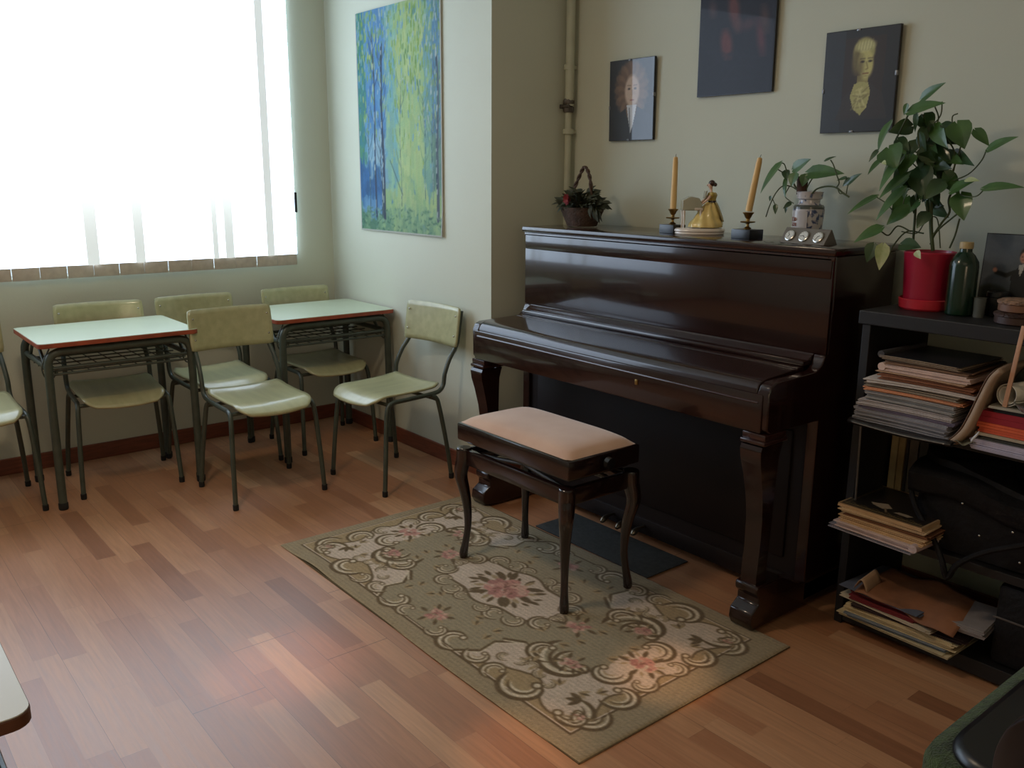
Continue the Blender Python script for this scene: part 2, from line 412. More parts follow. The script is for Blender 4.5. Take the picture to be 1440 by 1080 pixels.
# cream field with wavy edge
wav = [(-.76,-.30),(-.70,-.385),(-.6,-.36),(-.52,-.30),(-.40,-.335),(-.30,-.395),(0,-.40),(.30,-.395),(.42,-.34),(.54,-.30),(.62,-.37),(.70,-.385),(.77,-.31),(.735,-.2),(.79,-.08),(.76,0),(.79,.08),(.735,.2),(.77,.31),(.70,.385),(.62,.37),(.54,.30),(.42,.34),(.30,.395),(0,.40),(-.30,.395),(-.40,.335),(-.52,.30),(-.6,.36),(-.70,.385),(-.76,.30),(-.73,.2),(-.80,.08),(-.77,0),(-.80,-.08),(-.73,-.2)]
wv = [tuple(q)[:2] for q in smoothpath([(a,b,0) for a,b in wav+[wav[0]]], 6)]
p.poly(wv, CR); p.stroke(wv, .008, BR)
# olive cartouche
def cart(sx, sy): return [(sx*a, sy*b) for a, b in ((.0,.40),(.24,.40),(.30,.33),(.28,.27),(.31,.235),(.345,.20),(.40,.215),(.44,.26),(.52,.235),(.60,.17),(.62,.10),(.60,.0))]
q1 = cart(1,-1); q2 = cart(1,1)[::-1]; q3 = cart(-1,1); q4 = cart(-1,-1)[::-1]
ct = q1 + q2 + q3 + q4
p.poly(ct, PN)
for sx in (1,-1):
    for sy in (1,-1):
        a = [(sx*.24,sy*.40),(sx*.295,sy*.34),(sx*.28,sy*.27),(sx*.335,sy*.205),(sx*.285,sy*.235),(sx*.345,sy*.195),(sx*.40,sy*.215),(sx*.455,sy*.27)]
        p.stroke(a, .014, BR); p.stroke([(x+sx*.008,y+sy*.006) for x,y in a], .006, LC)
# medallion
med = []
for k in range(73):
    t = 2*PI*k/72; r = 1+.09*math.cos(8*t); med.append((.30*r*math.cos(t), .135*r*math.sin(t)))
p.poly(med, CR); p.stroke(med, .010, BR)
def scroll(cx, cy, r, a0, turn=4.2, d=1, fx=1, fy=1, lw=1):
    r *= 1.38; n = 24
    for f, w_, c, t0, t1 in ((1.0,.38,BR,0,1),(.88,.17,LC,.06,.97),(.66,.15,BR,.12,.92),(.54,.13,LC,.16,.88),(.36,.10,TN,.25,.8)):
        pts = []; ws = []
        for k in range(n+1):
            t = t0+(t1-t0)*k/n; rr = r*f*(1-.45*t**2.2); a = a0 + d*turn*t
            pts.append((fx*(cx+rr*math.cos(a)), fy*(cy+rr*math.sin(a)*.92))); ws.append(max(.003, r*w_*lw*math.sin(PI*k/n)**.6))
        p.stroke(pts, ws, c)
    a = a0 + d*turn; e = (fx*(cx+r*.42*math.cos(a)), fy*(cy+r*.42*math.sin(a)*.92))
    p.ell(e[0], e[1], r*.24, r*.21, BR); p.ell(e[0], e[1], r*.13, r*.12, LC)
def leafp(cx, cy, ang, L, c=BR, w=.38):
    ex, ey = cx+L*math.cos(ang), cy+L*math.sin(ang)
    pts = [(cx+(ex-cx)*t, cy+(ey-cy)*t) for t in np.linspace(0, 1, 7)]
    p.stroke(pts, [max(.002, L*w*math.sin(PI*t)**.8) for t in np.linspace(0.02, .98, 7)], c)
def rose(cx, cy, r, n=7, leaves=5):
    for k in range(leaves):
        a = 2*PI*k/leaves + R.random()*.6; leafp(cx+r*.7*math.cos(a), cy+r*.6*math.sin(a), a+R.uniform(-.4,.4), r*.75); 
        leafp(cx+r*.8*math.cos(a+.3), cy+r*.7*math.sin(a+.3), a+.6, r*.45, TN)
    for k in range(n*3):
        a = R.random()*6.28; d = r*math.sqrt(R.random())*.75
        c = [PK, (206,152,132), (182,124,110), (214,170,146)][R.randrange(4)]
        p.ell(cx+d*math.cos(a), cy+d*math.sin(a)*.8, r*R.uniform(.14,.25), r*R.uniform(.12,.2), c, R.random()*3)
    for k in range(n):
        a = R.random()*6.28; d = r*.5*R.random(); leafp(cx+d*math.cos(a), cy+d*math.sin(a), R.random()*6, r*.16, (130,84,64), .3)
for fx in (1,-1):
    for fy in (1,-1):
        scroll(.205,.128,.034, PI*.9, 4.6, -1, fx, fy); scroll(.125,.150,.034, PI*.2, 4.6, 1, fx, fy); scroll(.06,.155,.026, PI*.9, 4.4, -1, fx, fy)
        scroll(.285,.07,.036, PI*1.3, 4.6, -1, fx, fy); scroll(.30,.012,.022, PI*.5, 4, 1, fx, fy)
        # baskets of scrolls at the panel ends
        scroll(.525,.145,.092, PI*1.15, 3.3, -1, fx, fy, .8); scroll(.545,.15,.055, PI*1.2, 3.0, -1, fx, fy, .8)
        scroll(.64,.10,.05, -PI*.3, 4.2, 1, fx, fy); scroll(.43,.175,.05, PI*.2, 4.0, 1, fx, fy, .8)
        for q in range(5):
            tq = q/4; scroll(.37+.20*tq, .300-.03*math.sin(PI*tq), .020, PI*(.2+.3*q), 3.6, (-1)**q, fx, fy)
        for (lx_, ly_, la) in ((.665,.255,.4),(.70,.215,1.2),(.60,.275,2.4),(.42,.11,.3),(.22,.235,1.0),(.15,.255,2.2),(.10,.215,.2),(.24,.29,1.6),(.44,.05,.1),(.58,.05,.5),(.33,.10,2.9)):
            for dd in (-.6,0,.6): leafp(fx*lx_, fy*ly_, (la+dd) if fx > 0 else PI-(la+dd), .036, BR if dd == 0 else TN, .34)
        # border scrolls
        scroll(.535,.352,.062, PI*1.0, 3.9, -1, fx, fy); scroll(.42,.375,.036, PI*.4, 4.2, 1, fx, fy); scroll(.19,.362,.05, PI*.2, 4.2, 1, fx, fy); scroll(.09,.372,.034, PI*.8, 4.2, -1, fx, fy); scroll(.31,.36,.038, PI, 4.3, -1, fx, fy)
        scroll(.748,.175,.05, PI*.6, 4.2, -1, fx, fy); scroll(.752,.07,.035, -PI*.4, 4.0, 1, fx, fy)
        # corner shells
        scroll(.715,.345,.055, PI*1.4, 3.9, 1, fx, fy); scroll(.765,.315,.05, -PI*.4, 3.9, 1, fx, fy); scroll(.745,.35,.032, PI*.6, 3.6, -1, fx, fy)
        for k in range(3): leafp(fx*.70, fy*.275, (PI*(1+k*.22) if fx > 0 else -PI*k*.22)*1.0, .05)
        for k in range(6): leafp(fx*(.40+.025*k), fy*(.225+.012*k), R.uniform(0, 6), .035, TN)
        rose(fx*.755, fy*.335, .022, 3, 2)
        rose(fx*.53, fy*.165, .045, 6, 6)
    rose(fx*.375, 0.015, .055, 6, 6); rose(fx*.675, .01, .06, 7, 7)
    rose(0.0, fx*.315, .055, 7, 6)
for k in range(9):
    a = 2*PI*k/9; leafp(.13*math.cos(a), .075*math.sin(a), a+.2, .05); leafp(.14*math.cos(a+.25), .07*math.sin(a+.25), a+.9, .035, BR)
rose(0, 0, .105, 16, 8)
p.C[(p.X > .845)] = OL
# weave rows and wear
p.C *= (1 - .05*(np.sin(p.Y*2*PI/.0168) > .3))[..., None]
p.noise(.07)
def rugz(x, y):
    e = np.minimum(np.minimum(RW/2-np.abs(x), RH/2-np.abs(y))/.012, 1)
    z = .004 + .005*np.clip(e, 0, 1)**.5 + .0012*np.sin(x*7+y*3)
    curl = .010*np.exp(-((x+.62)**2)/.012)*np.clip((-y-.40)/.07, 0, 1)
    yy = y + .006*np.sin(x*4.1)*(np.abs(y) > .3)*np.sign(y)*(np.abs(y)-.3)/.18 
    return [x, yy, z + curl]
rg = thing('patterned_rug', 'olive and cream wool rug with scrolls and pink roses under the piano bench', 'rug', (RX, RY, 0))
link('pile', p.mesh('rug_pile', rugz), M['rug'], rg)
MB().box(-RW/2+.001, RW/2-.001, -RH/2+.001, RH/2-.001, .0005, .0045).build('backing', M['rugside'], rg, smooth=False)
tag(MB().box(-2.75, -2.09, 2.385, 2.625, .0005, .007, .003).build('pedal_mat', M['matblue']), 'small blue grey carpet mat on the floor below the piano pedals', 'mat')

# ------------------------------------------------------------------ piano
pt = thing('upright_piano', 'glossy dark mahogany upright piano with closed lid against the wall', 'piano', (-2.365, 2.84, 0))
ox, oy = -2.365, 2.84
X0, X1 = -3.15-ox, -1.58-ox
def Y(v): return v-oy
# side cheeks with curved arm
arm = [(Y(3.05),0.03),(Y(2.64),.03),(Y(2.64),.70),(Y(2.36),.70),(Y(2.342),.715),(Y(2.340),.835),(Y(2.352),.858),(Y(2.375),.868)]
arm += [(Y(2.375+.225*t), .868+.006*t) for t in (.4,.8,1)] + [(Y(2.61),.878),(Y(2.632),.893),(Y(2.642),.915),(Y(2.645),.925),(Y(2.664),.925),(Y(2.664),1.255),(Y(3.05),1.255)]
for a, b in ((X0, X0+.045), (X1-.045, X1)):
    MB().prism(arm, 'x', a, b).build('side_panel', M['piano'], pt, bevel=.005)
MB().box(X0-.012, X1+.012, Y(2.632), Y(3.06), 1.255, 1.281, .008).build('top_lid', M['piano'], pt)
MB().box(X0-.004, X1+.004, Y(2.642), Y(2.655), 1.238, 1.255, .004).build('top_moulding', M['trimgl'], pt)
MB().box(X0, X1, Y(2.646), Y(2.664), .926, 1.254, .003).box(X0+.004, X1-.004, Y(2.642), Y(2.66), 1.18, 1.25, .004).build('upper_panel', M['piano'], pt)
MB().box(X0+.045, X1-.045, Y(2.59), Y(2.664), .885, .905, .008).prism([(Y(2.66),.90),(Y(2.615),.905),(Y(2.63),.915),(Y(2.648),.925),(Y(2.66),.95)], 'x', X0+.045, X1-.045).build('music_ledge', M['piano'], pt)
# fallboard
lid = [(Y(2.60),.80),(Y(2.60),.884),(Y(2.585),.887),(Y(2.56),.884),(Y(2.555),.879),(Y(2.55),.883),(Y(2.39),.872),(Y(2.367),.868),(Y(2.350),.857),(Y(2.342),.842),(Y(2.342),.80)]
MB().prism(lid, 'x', X0+.047, X1-.047).build('fallboard', M['piano'], pt, bevel=.003)
MB().box(X0+.02, X1-.02, Y(2.335), Y(2.36), .702, .832, .006).build('key_slip', M['piano'], pt)
MB().tube([(X0+.045,Y(2.335),.808),(X1-.035,Y(2.335),.803)], .0045, 8).build('slip_moulding', M['trimgl'], pt)
kb = [(Y(2.36),.70),(Y(2.66),.70),(Y(2.66),.74),(Y(2.36),.74)]
MB().prism(kb, 'x', X0+.03, X1-.03).build('key_bed', M['pianodk'], pt)
MB().box(.225-.007, .225+.007, Y(2.331), Y(2.337), .765, .785, .002).build('lock', M['brass'], pt)
lp = MB(); lp.box(X0+.045, X1-.045, Y(2.655), Y(2.675), .10, .70)
lp.box(X0+.10, X1-.10, Y(2.645), Y(2.66), .16, .64, .006); lp.build('lower_panel', M['pianodk'], pt)
MB().box(X0+.045, X1-.045, Y(2.645), Y(2.68), .03, .10, .004).build('bottom_rail', M['pianodk'], pt)
MB().box(X0+.01, X1-.01, Y(3.02), Y(3.05), .04, 1.25).build('back_board', M['pianodk'], pt)
for xs in (X0+.045, X1-.045):
    bk = MB()
    prof = [(.165,2.366,.060,.034),(.20,2.366,.054,.034),(.30,2.374,.052,.034),(.40,2.374,.056,.035),(.48,2.364,.066,.037),(.56,2.345,.085,.040),(.61,2.330,.10,.043),(.645,2.326,.112,.045),(.66,2.332,.112,.045)]
    def f(u, v, xs=xs):
        k = v*(len(prof)-1); i = min(int(k), len(prof)-2); t = k-i
        z, y, d, h = [prof[i][q]*(1-t)+prof[i+1][q]*t for q in range(4)]
        a = 2*PI*u+PI/4; ca, sa = math.cos(a), math.sin(a)
        m_ = max(abs(ca), abs(sa)); e = .82
        qx, qy = ca/m_*(1-(1-e)*.5*abs(math.sin(2*a))**0), sa/m_
        return (xs+qx*h, Y(y)+d/2+qy*d/2, z)
    bk.grid(f, 16, 32, closed_u=True)
    bk.build('leg', M['piano'], pt)
    MB().box(xs-.048, xs+.048, Y(2.330), Y(2.46), .664, .678, .004).box(xs-.044, xs+.044, Y(2.338), Y(2.455), .678, .70, .002).build('leg_capital', M['trimgl'], pt)
    toe = [(Y(3.05),0.012),(Y(3.05),.10),(Y(2.66),.10),(Y(2.60),.115),(Y(2.50),.165),(Y(2.362),.168),(Y(2.355),.16),(Y(2.357),.14),(Y(2.372),.125),(Y(2.372),.10),(Y(2.335),.075),(Y(2.33),.04),(Y(2.345),.012)]
    MB().prism(toe, 'x', xs-.045, xs+.045).build('toe_block', M['piano'], pt, bevel=.005)
    for yy in (2.41, 2.98): MB().tube([(xs-.012,Y(yy),.014),(xs+.012,Y(yy),.014)], .0135, 14).build('caster', M['brass'], pt)
for xs in (-2.525, -2.435, -2.345):
    pth = smoothpath([(xs-ox,Y(2.69),.06),(xs-ox,Y(2.64),.068),(xs-ox,Y(2.60),.066),(xs-ox,Y(2.565),.05)], 5)
    MB().tube(pth, [.005]*5+[.006]*4+[.008,.010,.012,.013,.013,.011,.006][:len(pth)-9], 12, M=Matrix.Identity(4)).build('pedal', M['pedal'], pt)

# ------------------------------------------------------------------ bench
bt = thing('piano_bench', 'dark adjustable piano bench with faded pink velvet seat standing on the rug', 'bench', (-2.375, 2.10, .009))
hx, hy = .32, .175
MB().box(-hx, hx, -hy, hy, .492, .562, .008).build('seat_frame', M['bench'], bt)
def cush(u, v):
    a, b = u*2-1, v*2-1
    e = (1-abs(a)**6)*(1-abs(b)**5)
    return (a*(hx-.012), b*(hy-.012), .562 + .038*max(0, e)**.55)
MB().grid(cush, 32, 22).build('cushion', M['suede'], bt)
MB().box(-hx+.03, hx-.03, -hy+.03, hy-.03, .478, .494).build('seat_underside', M['rubber'], bt)
rl = MB()
rl.box(-.30, .30, -.165, -.140, .395, .458, .006).box(-.30, .30, .140, .165, .395, .458, .006).box(-.305, -.28, -.16, .16, .395, .458, .006).box(.28, .305, -.16, .16, .395, .458, .006)
rl.build('apron', M['bench'], bt)
for sx in (1, -1):
    for sy in (1, -1):
        prof = [(.0,.298,.160,.0135),(.02,.299,.161,.0155),(.07,.292,.155,.0125),(.14,.285,.149,.0125),(.22,.287,.151,.0155),(.29,.296,.159,.019),(.345,.306,.167,.0225),(.385,.303,.163,.0255),(.42,.298,.158,.0265),(.455,.297,.158,.0265),(.462,.297,.158,.024)]
        pts = [(sx*a, sy*b, z) for z, a, b, r in prof]; rs = [r for *_, r in prof]
        sm = smoothpath([(a, b, c) for a, b, c in pts], 3); rr = smoothpath([(r, 0, 0) for r in rs], 3)
        g = MB()
        for k in range(1): g.tube(sm, [q.x*1.15 for q in rr], 12)
        g.build('leg', M['bench'], bt)
sc_ = MB()
for sy in (-.10, .10):
    sc_.tube([(-.26,sy,.425),(.20,sy,.485)], .008, 8).tube([(.26,sy,.425),(-.20,sy,.485)], .008, 8)
sc_.tube([(-.26,-.12,.43),(-.26,.12,.43)], .007, 8).tube([(.26,-.12,.43),(.26,.12,.43)], .007, 8).tube([(-.2,-.12,.48),(-.2,.12,.48)], .007, 8)
sc_.build('scissor_mechanism', M['steeldk'], bt)
for sx in (1, -1):
    MB().tube([(sx*(hx-.005),0,.53),(sx*(hx+.012),0,.53)], .010, 12).tube([(sx*(hx+.012),0,.53),(sx*(hx+.03),0,.53)], [.022,.020], 20).build('height_knob', M['bench'] if sx < 0 else mat('black_knob', (28,28,30), .15, coat=.6), bt)
# ------------------------------------------------------------------ school chairs
def make_chair(label, loc, rz):
    t = thing('school_chair', label, 'chair', loc, rz, 'school chairs')
    def seat(u, v):
        a = u*2-1; x = -.175 + .425*v
        w_ = .195 - .012*v
        cx = 0
        if v > .8: w_ -= .045*((v-.8)/.2)**2.6
        if v < .12: w_ -= .02*((.12-v)/.12)**2
        z = .474 + .008*a*a - .042*max(0, (v-.72)/.28)**2 + .012*max(0, (.2-v)/.2)**2 - .006*math.sin(PI*v)
        return (x - .012*a*a*(v > .8)*(v-.8)/.2, a*w_, z)
    MB().grid(seat, 18, 24).build('seat', M['ply'], t, solid=.010)
    def back(u, v):
        a = u*2-1; z = .664 + .200*v
        w_ = .212 - .004*(2*v-1)**8
        x = -.262 - .028*(v) - .030*(1-a*a)
        if abs(a) > .93: z = .664+.200*(.5+(v-.5)*(1-.06*((abs(a)-.93)/.07)**2))
        return (x, a*w_, z)
    MB().grid(back, 24, 8).build('backrest', M['ply'], t, solid=.010)
    def capped(pts, end, s_):
        o = MB().tube(pts, .0112, 12).build('leg', M['frame'], t)
        e = Vector(end); MB().lathe([(0,0),(.0125,0),(.0135,.006),(.0135,.026),(.0115,.028),(0,.028)], 12, M=Matrix.Translation((e.x, e.y, 0))).build('foot_cap', M['rubber'], o)
    for s_ in (1, -1):
        yf, yr = s_*.205, s_*.205
        fl = smoothpath([(.205,s_*.225,.012),(.19,s_*.218,.20),(.172,s_*.208,.385),(.155,s_*.203,.435),(.12,s_*.200,.448)], 5)
        capped(fl, (.205,s_*.225,0), s_)
        rl_ = smoothpath([(-.205,s_*.232,.012),(-.185,s_*.222,.18),(-.155,s_*.206,.37),(-.138,s_*.202,.425),(-.105,s_*.200,.447)], 5)
        capped(rl_, (-.205,s_*.232,0), s_)
        sf = smoothpath([(.125,s_*.200,.448),(0,s_*.199,.449),(-.12,s_*.198,.452),(-.165,s_*.198,.462),(-.188,s_*.198,.49),(-.197,s_*.198,.54),(-.232,s_*.194,.61),(-.276,s_*.190,.665),(-.293,s_*.188,.71),(-.308,s_*.187,.79),(-.317,s_*.187,.845)], 5)
        MB().tube(sf, .0112, 12).build('side_frame', M['frame'], t)
        for z_ in (.72, .82): MB().ball((-.262-.028*(z_-.672)/.195+.004, s_*.188, z_), .005, (.6,1,1)).build('rivet', M['steel'], t)
    MB().tube([(.15,-.20,.438),(.15,.20,.438)], .009, 10).build('cross_bar', M['frame'], t)
    MB().tube([(-.13,-.20,.425),(-.13,.20,.425)], .009, 10).build('cross_bar', M['frame'], t)
    return t
def rad(d): return d*PI/180
c0 = make_chair('green plywood chair in the open in front of the gap between the two desks', (-3.955,1.655,0), 0)
dup(c0, (-3.722,2.245,0), rad(-85), 'green plywood chair beside the right desk, turned with its back to the pillar wall')
dup(c0, (-4.515,1.165,0), rad(-5), 'green plywood chair pushed in behind the left desk under the window')
dup(c0, (-4.515,1.685,0), rad(1), 'green plywood chair by the window wall, half hidden behind the nearer chair between the desks')
dup(c0, (-4.515,2.275,0), rad(0), 'green plywood chair pushed in behind the right desk in the corner')
dup(c0, (-4.49,.525,0), rad(0), 'green plywood chair at the left edge, left of the left desk')

# ------------------------------------------------------------------ school desks
def rrect(x0, x1, y0, y1, r, n=5):
    o = []
    for cx, cy, a0 in ((x1-r,y1-r,0),(x0+r,y1-r,90),(x0+r,y0+r,180),(x1-r,y0+r,270)):
        for k in range(n+1):
            a = rad(a0+90*k/n); o.append((cx+r*math.cos(a), cy+r*math.sin(a)))
    return o
def make_desk(label, loc, rz, edge='edge', top='lam', lx=.243, ly=.318):
    t = thing('school_desk', label, 'desk', loc, rz, 'school desks')
    D, W2, H = .275, .352, .776
    MB().prism(rrect(-D, D, -W2, W2, .028), 'z', H-.022, H-.002).build('edge_band', M[edge], t, bevel=.002)
    MB().prism(rrect(-D+.0015, D-.0015, -W2+.0015, W2-.0015, .027), 'z', H-.0019, H).build('table_top', M[top], t)
    for sx in (1, -1):
        x = sx*lx; q_ = ly-.318
        for sy in (1, -1):
            pts = smoothpath([(x, sy*(.318+q_), .014),(x, sy*(.318+q_), .30),(x, sy*(.316+q_), .62),(x, sy*(.308+q_), .70),(x, sy*(.275+q_), .728),(x, sy*(.23+q_), .732)], 5)
            lg = MB().tube(pts, .0185, 14).build('leg', M['frame'], t)
            MB().lathe([(0,0),(.019,0),(.021,.006),(.021,.03),(.018,.034),(0,.034)], 14, M=Matrix.Translation((x, sy*ly, 0))).build('foot_cap', M['rubber'], lg)
        MB().tube([(x,-.235-q_,.732),(x,.235+q_,.732)], .0185, 14).build('top_rail', M['frame'], t)
    for sy in (1, -1):
        MB().tube([(-.243,sy*.31,.655),(.243,sy*.31,.655)], .0135, 12).tube(smoothpath([(-.15,sy*.31,.655),(-.1,sy*.31,.70),(-.05,sy*.31,.745)], 4), .008).tube(smoothpath([(.15,sy*.31,.655),(.1,sy*.31,.70),(.05,sy*.31,.745)], 4), .008).build('side_rail', M['frame'], t)
        hk = smoothpath([(.225,sy*.300,.745),(.225,sy*.325,.70),(.225,sy*.338,.655),(.225,sy*.325,.615),(.225,sy*.297,.612),(.225,sy*.285,.64),(.225,sy*.297,.668),(.225,sy*.322,.672)], 5)
        MB().tube(hk, .0035, 8).build('bag_hook', M['frame'], t)
    rk = MB()
    rk.tube([(.235,-.30,.655),(.235,.30,.655)], .008, 8).tube([(.235,-.30,.628),(.235,.30,.628)], .006, 8).tube([(-.235,-.30,.628),(-.235,.30,.628)], .006, 8)
    for k in range(5): rk.tube([(-.18+.09*k,-.31,.632),(-.18+.09*k,.31,.632)], .0035, 6)
    for k in range(9): rk.tube([(-.235,-.28+.07*k,.628),(.235,-.28+.07*k,.628)], .0025, 6)
    rk.tube([(.235,-.28,.628),(.235,-.28,.655)], .0035, 6).tube([(.235,.28,.628),(.235,.28,.655)], .0035, 6)
    rk.build('book_rack', M['frame'], t)
    return t
d0 = make_desk('mint topped school desk with red brown edge under the window, the left one of two', (-4.492, 1.135, 0), 0)
dup(d0, (-4.492, 2.243, 0), 0, 'mint topped school desk with red brown edge in the corner by the tree painting')
make_desk('pale topped school desk with dark brown edge at the lower left edge, nearest the camera', (-1.607, -.10, 0), rad(90), 'edgedk', 'lamw', .17, .24)

# ------------------------------------------------------------------ pictures
# birch wood print on the pillar wall
PWd, PHt = .825, 1.17
p = Paint(PWd, PHt, .005, (90,150,175))
rn = np.random.RandomState(5)
def col2(a, b, t): return tuple(a[i]*(1-t)+b[i]*t for i in range(3))
def zone(x, y):
    t = (x+.41)/.82; h = (y+.585)/1.17
    if h < .12+.02*math.sin(x*9): return [(96,150,120),(74,132,108),(120,172,130)] if t < .4 else [(140,186,140),(112,164,128),(160,200,144)]
    if h < .22 and t > .3: return [(176,212,140),(150,198,140),(186,216,150)]
    if t < .34 and h < .36 and h < .34-.25*(t-.12): return [(44,112,180),(56,126,190),(36,96,150)] if h > .17 else [(96,160,214),(120,178,220)]
    if t < .10: return [(50,128,150),(60,142,150),(84,160,120)] if h > .3 else [(36,110,100),(50,126,110)]
    if t < .36: return ([(84,150,208),(104,170,216),(70,136,200)] if h > .48 else [(140,190,222),(160,202,220),(124,182,216)])
    if t < .50: return [(130,190,180),(150,204,170),(110,180,200)]
    if t < .80: return [(172,212,142),(190,220,150),(158,204,146)]
    if t < .90: return [(130,186,160),(110,172,176),(150,198,150)]
    return [(92,150,190),(84,140,180),(110,160,150)] if h > .45 else [(96,140,130),(110,160,140)]
for k in range(2600):
    x = rn.uniform(-.42, .42); y = rn.uniform(-.59, .62); z_ = zone(x, y); c = z_[rn.randint(len(z_))]
    j = rn.uniform(.95, 1.05); L = rn.uniform(.03, .10)
    p.stroke([(x, y), (x+rn.uniform(-.008,.008), y-L)], rn.uniform(.018, .045), tuple(v*j for v in c), .6)
for k in range(900):
    x = rn.uniform(-.41, .41); y = .585-abs(rn.normal(0, .30)); t = (x+.41)/.82
    g = rn.rand() < (.75 if .05 < t < .30 or .42 < t < .82 else .35)
    c = [(150,192,84),(124,174,70),(196,214,120),(168,204,120),(92,150,80)][rn.randint(5)] if g else [(86,154,220),(110,178,226),(186,214,214)][rn.randint(3)]
    p.stroke([(x, y), (x+rn.uniform(-.004,.004), y-rn.uniform(.012,.035))], rn.uniform(.005,.011), c, .75)
def trunk(x, y0, y1, w, dark, wob=.012):
    pts = [(x+wob*math.sin(t*7+x*40)*t, y0+(y1-y0)*t) for t in np.linspace(0,1,16)]
    p.stroke(pts, [w*(1-.7*t) for t in np.linspace(0,1,16)], dark, .9)
    for q in range(22):
        t = rn.rand(); xx = x+wob*math.sin(t*7+x*40)*t; yy = y0+(y1-y0)*t
        p.stroke([(xx-w*.3, yy), (xx-w*.3+.001, yy+rn.uniform(.01,.04))], w*.35, (190,214,210) if rn.rand() < .6 else (30,60,80), .8)
    for q in range(9):
        t = rn.uniform(.3,1); xx = x+wob*math.sin(t*7+x*40)*t; yy = y0+(y1-y0)*t; s_ = rn.choice([-1,1])
        p.stroke([(xx, yy), (xx+s_*.03, yy+.04), (xx+s_*.045, yy+.09)], .0035, dark, .7)
trunk(-.235, -.50, .46, .020, (36,62,96)); trunk(-.30, -.48, .12, .007, (60,100,120)); trunk(-.150, -.51, .40, .030, (30,52,80)); trunk(-.17, -.50, -.1, .012, (60,80,96))
trunk(.03, -.44, .2, .007, (100,140,110)); trunk(.375, -.50, .30, .028, (70,84,104)); trunk(.26, -.40, .1, .006, (90,140,120)); trunk(.33,-.42,.0,.006,(90,130,120))
p.stroke([(-.08,-.2),(-.02,-.29),(.04,-.38)], .006, (60,90,90), .8)
for k in range(160):
    x = rn.uniform(-.41,.41); y = rn.uniform(-.585,-.46); p.stroke([(x,y),(x+rn.uniform(-.03,.03),y+.006)], .008, [(70,130,100),(150,196,150),(50,100,84),(120,170,150)][rn.randint(4)], .6)
p.C[(np.abs(p.X) > PWd/2-.007) | (p.Y < -PHt/2+.009)] = (196,206,200)
bp = thing('tree_painting', 'tall blue and green print of birch trees on the pillar wall', 'painting', (-4.162, YP-.002, 1.783))
def fp(x, y): return [x, -.008-.004*np.cos(x*3.5)*0 - .006*np.clip((-y-.45)/.13,0,1)*np.clip((x-.1)/.3,0,1), y]
p.C *= np.array([.9,.86,.84])
link('print', p.mesh('birch_print', fp), M['paint'], bp)
MB().box(-PWd/2+.003, PWd/2-.003, -.006, -.0005, -PHt/2+.003, PHt/2-.003).build('backing_board', M['ceil'], bp, smooth=False)

def portrait(name, label, x0, x1, z0, z1, draw, tilt=.02, mtl='pic', edge=True, base=(30,30,34), Y_=YB, cat='picture', clips=True):
    wd, ht = x1-x0, z1-z0
    q = Paint(wd, ht, .0028, base); draw(q, wd, ht); q.noise(.03)
    t = thing(name, label, cat, ((x0+x1)/2, Y_-.004, (z0+z1)/2)); t.rotation_euler = (tilt, 0, 0)
    link('glazed_print', q.mesh(name+'_print', lambda x, y: [x, -.0175+0*x, y]), M[mtl], t)
    MB().box(-wd/2-.003, wd/2+.003, -.017, -.004, -ht/2-.003, ht/2+.003, .001).build('frame', M['framebk'], t, smooth=False)
    if clips:
        c = MB()
        for sx, sz in ((-1, -.08*ht), (1, .05*ht)): c.box(sx*wd/2-.004, sx*wd/2+.004, -.02, -.003, sz-.008, sz+.008, .001)
        for sx, sz in ((-.05, -1), (-.05, 1)): c.box(sx*wd-.007, sx*wd+.007, -.02, -.003, sz*ht/2-.004, sz*ht/2+.004, .001)
        c.build('frame_clip', M['clip'], t)
    return t
def d_left(q, w, h):
    q.ell(-.01, -.30*h, .46*w, .30*h, (26,28,34), soft=.01)
    q.ell(.0, .13*h, .30*w, .33*h, (112,84,58), soft=.008)
    for k in range(26):
        a = k/26*6.28; q.ell(.27*w*math.cos(a)-.0, .13*h+.27*h*math.sin(a), .035, .02, (134,102,72) if k % 2 else (98,72,50), a, .7, .004)
    q.ell(.02*w, .11*h, .165*w, .20*h, (206,180,156), soft=.006)
    q.poly([(-.10*w,-.06*h),(.13*w,-.06*h),(.05*w,-.32*h),(-.01*w,-.42*h),(-.04*w,-.3*h)], (214,218,224))
    q.stroke([(-.01,-.1*h),(-.004,-.42*h)], .005, (90,96,100))
    for s_ in (-1,1): q.ell(.02*w+s_*.07*w, .14*h, .028*w, .013*h, (60,46,40)); q.stroke([(.02*w+s_*.03*w,.18*h),(.02*w+s_*.11*w,.185*h)], .003, (120,94,74))
    q.stroke([(.02*w,.13*h),(.035*w,.07*h),(.02*w,.06*h)], .003, (160,126,104)); q.stroke([(-.02*w,.0),(.06*w,.0)], .004, (150,90,80))
    q.poly([(-.5*w,-.5*h),(-.5*w,-.25*h),(-.12*w,-.10*h),(-.02*w,-.42*h),(0,-.5*h)], (24,26,30)); q.poly([(.5*w,-.5*h),(.5*w,-.22*h),(.14*w,-.08*h),(.04*w,-.36*h),(.0,-.5*h)], (34,36,46))
